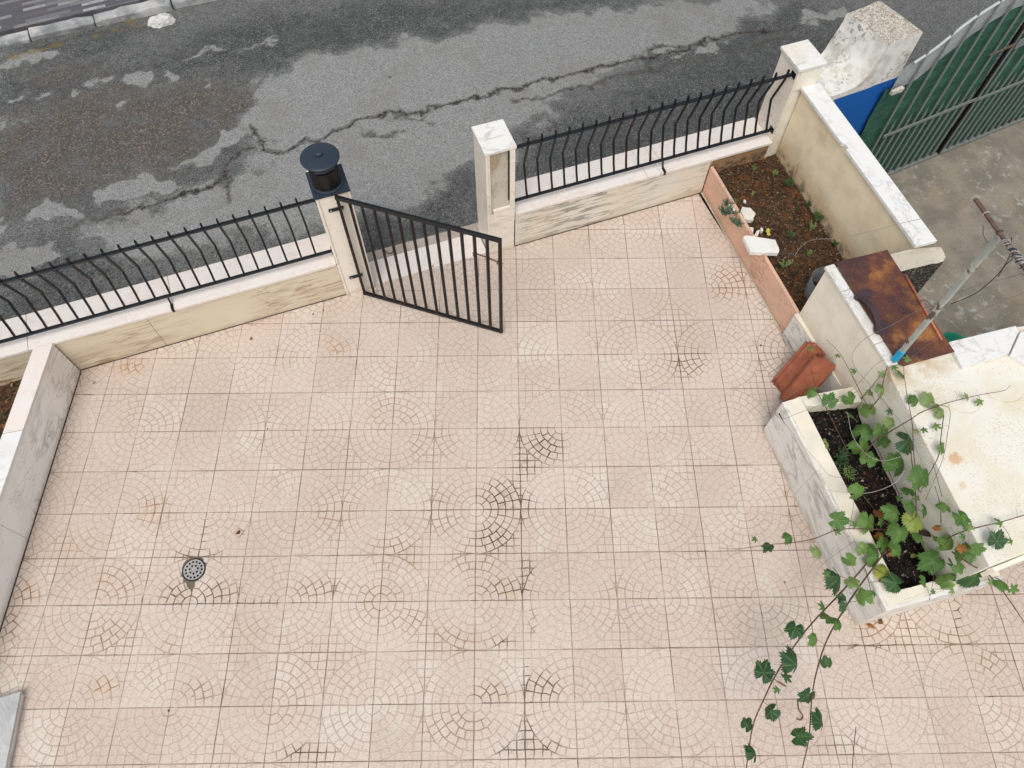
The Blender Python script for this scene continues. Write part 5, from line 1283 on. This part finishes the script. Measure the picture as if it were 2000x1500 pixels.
def place_leaf(px, py, dpx, kind, i, parent, name='leaf'):
    zt = .52 + .22*rnd.random() if px > 1560 and py < 1200 else .50+.05*rnd.random()
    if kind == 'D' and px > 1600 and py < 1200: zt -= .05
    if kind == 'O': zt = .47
    p = vine_point(px, py, zt); diam = dpx*(CAMP.z-p.z)/FPX*rnd.uniform(1.05, 1.32)
    k = i % 4; me = LM[(k, kind)] if dpx > 24 or kind in 'YO' else young[kind]
    o = bpy.data.objects.new(name, me); COL.objects.link(o); o.parent = parent; o.location = p-parent.location
    s = diam/1.75; o.scale = (s*rnd.uniform(.9, 1.08), s, s)
    tilt = .85 if dpx < 40 else .5
    nrm = Vector((rnd.uniform(-1, 1)*tilt, rnd.uniform(-1, 1)*tilt-.12, 1)).normalized()
    q = nrm.to_track_quat('Z', 'Y'); o.rotation_mode = 'QUATERNION'
    from mathutils import Quaternion
    o.rotation_quaternion = q @ Quaternion((0, 0, 1), rnd.uniform(0, 6.28))
    placed.append((p, o.rotation_quaternion @ Vector((0, -.16*s, 0)), nrm, px, py)); return o
for i, (px, py, dpx, kind) in enumerate(q for q in LV if (q[0], q[1]) in keep_):
    place_leaf(px, py, dpx, kind, i, vine)
# the smallest tip leaves together, beyond the hundred
sm = bmesh.new()
for px, py, dpx, kind in rest:
    p = vine_point(px, py, .55); s = dpx*(CAMP.z-p.z)/FPX/1.75*1.3; b2 = bmesh.new(); b2.from_mesh(young['M'])
    b2.transform(Matrix.Translation(p) @ Matrix.Rotation(rnd.uniform(0, 6), 4, 'Z') @ Matrix.Rotation(.4, 4, 'X') @ Matrix.Scale(s, 4)); merge(sm, b2)
if rest:
    o = link('tip_leaves', sm, LEAF_M, vine); o['kind'] = 'stuff'
CANES = [ ([(1720,1060),(1700,1092),(1640,1160),(1575,1230),(1520,1310),(1490,1370),(1470,1420),(1457,1505)], .52, .0062, .0032),
 ([(1735,1070),(1712,1100),(1665,1165),(1620,1240),(1598,1300),(1586,1360),(1580,1440),(1566,1505)], .52, .0062, .0030),
 ([(1800,1048),(1760,1036),(1700,1034),(1640,1034),(1590,1052),(1545,1060),(1500,1064),(1440,1072),(1404,1070)], .56, .0048, .0012),
 ([(1690,885),(1710,860),(1740,842),(1780,818),(1800,805),(1840,790),(1880,779),(1920,770),(1960,763),(1974,752)], .62, .0042, .0012),
 ([(1795,960),(1785,890),(1782,830),(1773,780),(1766,735),(1765,704)], .70, .0034, .0013),
 ([(1700,800),(1690,785),(1665,735),(1640,690),(1615,664)], .66, .0036, .0012),
 ([(1700,797),(1718,775),(1725,745),(1733,714)], .66, .0044, .0022),
 ([(1655,880),(1640,850),(1615,800),(1595,760),(1580,700),(1572,655)], .50, .0030, .0010),
 ([(1843,812),(1838,850),(1833,890),(1815,925),(1797,962)], .9, .0030, .0020),
 ([(1790,1010),(1788,960),(1781,900),(1779,860)], .7, .004, .0024),
 ([(1860,1078),(1900,1105),(1928,1120),(1955,1150),(1980,1185),(2010,1230)], .55, .0045, .0030),
 ([(1850,1052),(1875,1040),(1910,1030),(1960,1018),(2010,1003)], .7, .0040, .0028),
 ([(1756,965),(1735,920),(1716,880),(1705,862)], .55, .0032, .0022),
 ([(1690,842),(1660,865),(1640,885)], .5, .0030, .0016),
 ([(1758,1040),(1730,1022),(1700,985),(1668,945)], .42, .0040, .0026), ([(1840,970),(1832,940),(1822,905)], .9, .0022, .0014), ([(1838,1020),(1836,985),(1826,950)], .7, .0026, .0018),
 ([(1690,1110),(1700,1150),(1706,1180)], .5, .0024, .0014), ([(1822,1100),(1823,1130),(1815,1172)], .52, .0020, .0012), ([(1830,790),(1855,800),(1850,850),(1840,900),(1808,975)], .96, .0020, .0012)]
for P, zt, r0, r1 in CANES:
    pts = [vine_point(px, py, zt+(0.0 if i else 0)) for i, (px, py) in enumerate(P)]
    S = spline(pts, 6); m = len(S); bm = tube(S, [r0+(r1-r0)*i/(m-1)+(.0008 if i % 12 == 0 else 0) for i in range(m)], 7)
    link('cane', bm, STEM, vine, smooth=True)
tr = spline([at(1742, 1020, .375), at(1765, 1035, .42), at(1800, 1040, .50), at(1842, 1052, .52), at(1872, 1072, .50), at(1880, 1083, .46)], 6)
bm = tube(tr, [.010+.009*math.sin(i/len(tr)*3.0)+.002*math.sin(i*2.1) for i in range(len(tr))], 9); rough(bm, .002, .02, 40); link('trunk', bm, BARK, vine, smooth=True)
# leaf stalks and tendrils
cpts = []; pts_ = []
for P, zt, a, b in CANES: cpts += spline([vine_point(px, py, zt) for px, py in P], 6)
for p, d, nrm, px, py in placed:
    e = min(cpts, key=lambda q: (q-(p+d)).length)
    if (e-p).length < .30 and .02 < (e-p).length and len(pts_) < 95: pts_.append(link('leaf_stalk', tube(spline([e, (e+p+d)/2+Vector((0, 0, .012)), p+d*.6], 4), [.0014]*8+[.0010], 5), STEM, vine))
for i in range(34):
    e = rnd.choice(cpts); P = [e]; dr = Vector((rnd.uniform(-1, 1), rnd.uniform(-1, 1), rnd.uniform(-.2, .6))).normalized()
    for k in range(7):
        dr = (dr+Vector((rnd.uniform(-.6, .6), rnd.uniform(-.6, .6), rnd.uniform(-.4, .3)))).normalized(); P.append(P[-1]+dr*.011)
    link('tendril', tube(spline(P, 3), [.0007]*(7*3+1), 4), STEM, vine)

# ------------------------------------------------------------ small things lying about
def debris(name, px, py, L, W, H, label, mat, cat, z=0.0, group=None, curl=0.3):
    p = at(px, py, z); bm = bmesh.new(); n = 9; a = rnd.uniform(0, 3.14); rows = []
    for i in range(n):
        u = i/(n-1); w_ = W*math.sin(math.pi*(.08+.84*u)); cx_, cy_ = (u-.5)*L, curl*L*(u-.5)**2*2
        rows.append([(cx_, cy_-w_/2, .001), (cx_, cy_, H*math.sin(math.pi*u)*.5+.002), (cx_, cy_+w_/2, H*(.4+.6*u))])
    M = Matrix.Translation((p.x, p.y, z)) @ Matrix.Rotation(a, 4, 'Z')
    V = [[[bm.verts.new(M @ Vector((x, y, q+s*.0015))) for x, y, q in r] for r in rows] for s in (0, 1)]
    for s in (0, 1):
        for i in range(n-1):
            for j in range(2): bm.faces.new((V[s][i][j], V[s][i+1][j], V[s][i+1][j+1], V[s][i][j+1]))
    for i in range(n-1):
        for j in (0, 2): bm.faces.new((V[0][i][j], V[0][i+1][j], V[1][i+1][j], V[1][i][j]))
    for i in (0, n-1):
        for j in range(2): bm.faces.new((V[0][i][j], V[0][i][j+1], V[1][i][j+1], V[1][i][j]))
    return tag(link(name, bm, mat), label, cat, group)
DL = 'dead leaves on the patio'
debris('dead_leaf', 466, 1041, .036, .022, .014, 'dark curled dead leaf between drain and patio centre', DEADL, 'leaf', group=DL)
debris('dead_leaf', 632, 606, .030, .008, .008, 'curly brown leaf scrap below the left street wall by the pillar', DEADL, 'leaf', group=DL)
debris('dead_leaf', 612, 614, .018, .012, .008, 'small reddish leaf scrap left of the curly one', DEADL, 'leaf', group=DL)
debris('dead_leaf', 491, 662, .030, .020, .008, 'reddish brown leaf flake lying on the upper left tiles', m_plain('red_brown_flake', (0.22, 0.06, 0.03)), 'leaf', group=DL)
debris('dead_leaf', 1498, 838, .050, .030, .03, 'clump of dead leaf caught at the trough corner', DEADL, 'leaf', group=DL)
debris('dead_leaf', 1486, 675, .022, .016, .006, 'small red brown fleck beside the pink board end', DEADL, 'leaf', group=DL)
debris('dead_leaf', 1700, 1222, .06, .03, .02, 'orange brown leaves swept against the end of the trough', LEAF_O, 'leaf', group=DL)
debris('dead_leaf', 1720, 1215, .04, .03, .02, 'brown crumpled leaf at the foot of the trough end', DEADL, 'leaf', group=DL)
debris('dead_leaf', 1533, 1137, .022, .008, .008, 'tiny brown scrap between trough and patio centre', DEADL, 'leaf', group=DL)
debris('dead_leaf', 1446, 701, .012, .010, .006, 'dark speck of leaf on the right hand tiles', DEADL, 'leaf', group=DL)
debris('dead_leaf', 523, 838, .014, .008, .005, 'tiny dark leaf fragment on the left middle tiles', DEADL, 'leaf', group=DL)
debris('dead_leaf', 330, 1388, .014, .012, .006, 'dark smudge of leaf near the bottom left', DEADL, 'leaf', group=DL)
P = [at(*q) for q in ((1558,1365,.004),(1560,1385,.006),(1568,1398,.004),(1564,1406,.006),(1556,1404,.004))]
tag(link('twig', tube(spline(P, 5), [.0035, .005]*10+[.002], 6), TWIG), 'curled brown twig below the trailing vine leaves', 'twig')
P = [at(*q) for q in ((1510,1325,.004),(1528,1338,.008),(1535,1340,.004),(1520,1330,.004))]
tag(link('twig', tube(spline(P, 5), .0022, 6), TWIG), 'thin looped twig by the trailing vine canes', 'twig')
p = at(184, 748, .004); bm = obox(p+Vector((-.010, -.008, .004)), p+Vector((.010, .008, .004)), .009, .007, .002)
tag(link('metal_scrap', bm, GALV), 'small grey metal scrap on the tiles near the left corner', 'scrap')
P = [at(*q) for q in ((750,487,.012),(757,494,.02),(765,494,.02),(768,488,.014))]
tag(link('ground_hook', tube(spline(P, 5), .005, 6), RUSTBAR), 'bent iron hook set in the cement outside the doorsill', 'hook')
p = at(746, 477, -.0)
debris('paper_scrap', 822, 474, .045, .02, .006, 'scrap of foil outside the doorsill', m_plain('foil', (0.6, 0.62, 0.64), .3), 'scrap', z=-.012)
debris('dead_leaf', 846, 520, .022, .010, .006, 'dark leaf scrap on the doorsill', DEADL, 'leaf', z=.007)
debris('leaf_sprig', 1132, 305, .055, .012, .008, 'small green leaf on the asphalt behind the right railing', WEED, 'leaf', z=-.05)
debris('dead_leaf', 1075, 251, .06, .012, .006, 'dark twig like leaf on the asphalt behind the middle pillar', DEADL, 'leaf', z=-.045)
debris('dead_leaf', 762, 151, .035, .025, .008, 'dark leaf speck in the pale middle of the street', DEADL, 'leaf', z=-.045)
debris('orange_leaf', 1896, 1072, .05, .04, .01, 'orange vine leaf lying on the trough rim', LEAF_O, 'leaf', z=.495)
debris('dead_leaf', 1828, 1028, .07, .035, .03, 'crisp brown leaf curled against the counter front', DEADL, 'leaf', z=.50)
debris('yellow_leaf', 1784, 1085, .05, .03, .006, 'yellowed oval leaf lying on the dark trough soil', LEAF_Y, 'leaf', z=.395)
debris('wood_chip', 24, 736, .13, .035, .02, 'pale wood chip on the dark soil beyond the parapet', m_plain('wood_chip', (0.26, 0.16, 0.09)), 'wood chip', z=.115)
# loose gravel on the street
gv = bmesh.new()
for i in range(900):
    x = rnd.uniform(-5.5, 6.5); y = 2.72+abs(rnd.gauss(0, .5)) if rnd.random() < .55 else rnd.uniform(2.8, 6.9); r = rnd.uniform(.002, .007)
    if y > 7 : continue
    bmesh.ops.create_icosphere(gv, subdivisions=1, radius=1, matrix=Matrix.Translation((x, y, zroad(x)+r*.4)) @ Matrix.Diagonal((r, r*rnd.uniform(.6, 1), r*.6, 1)))
o = link('loose_gravel', gv, m_conc('gravel_stone', (0.20, 0.19, 0.17), (0.34, 0.31, 0.27), .3, .3), base=(0, 4, -.05)); o['kind'] = 'stuff'
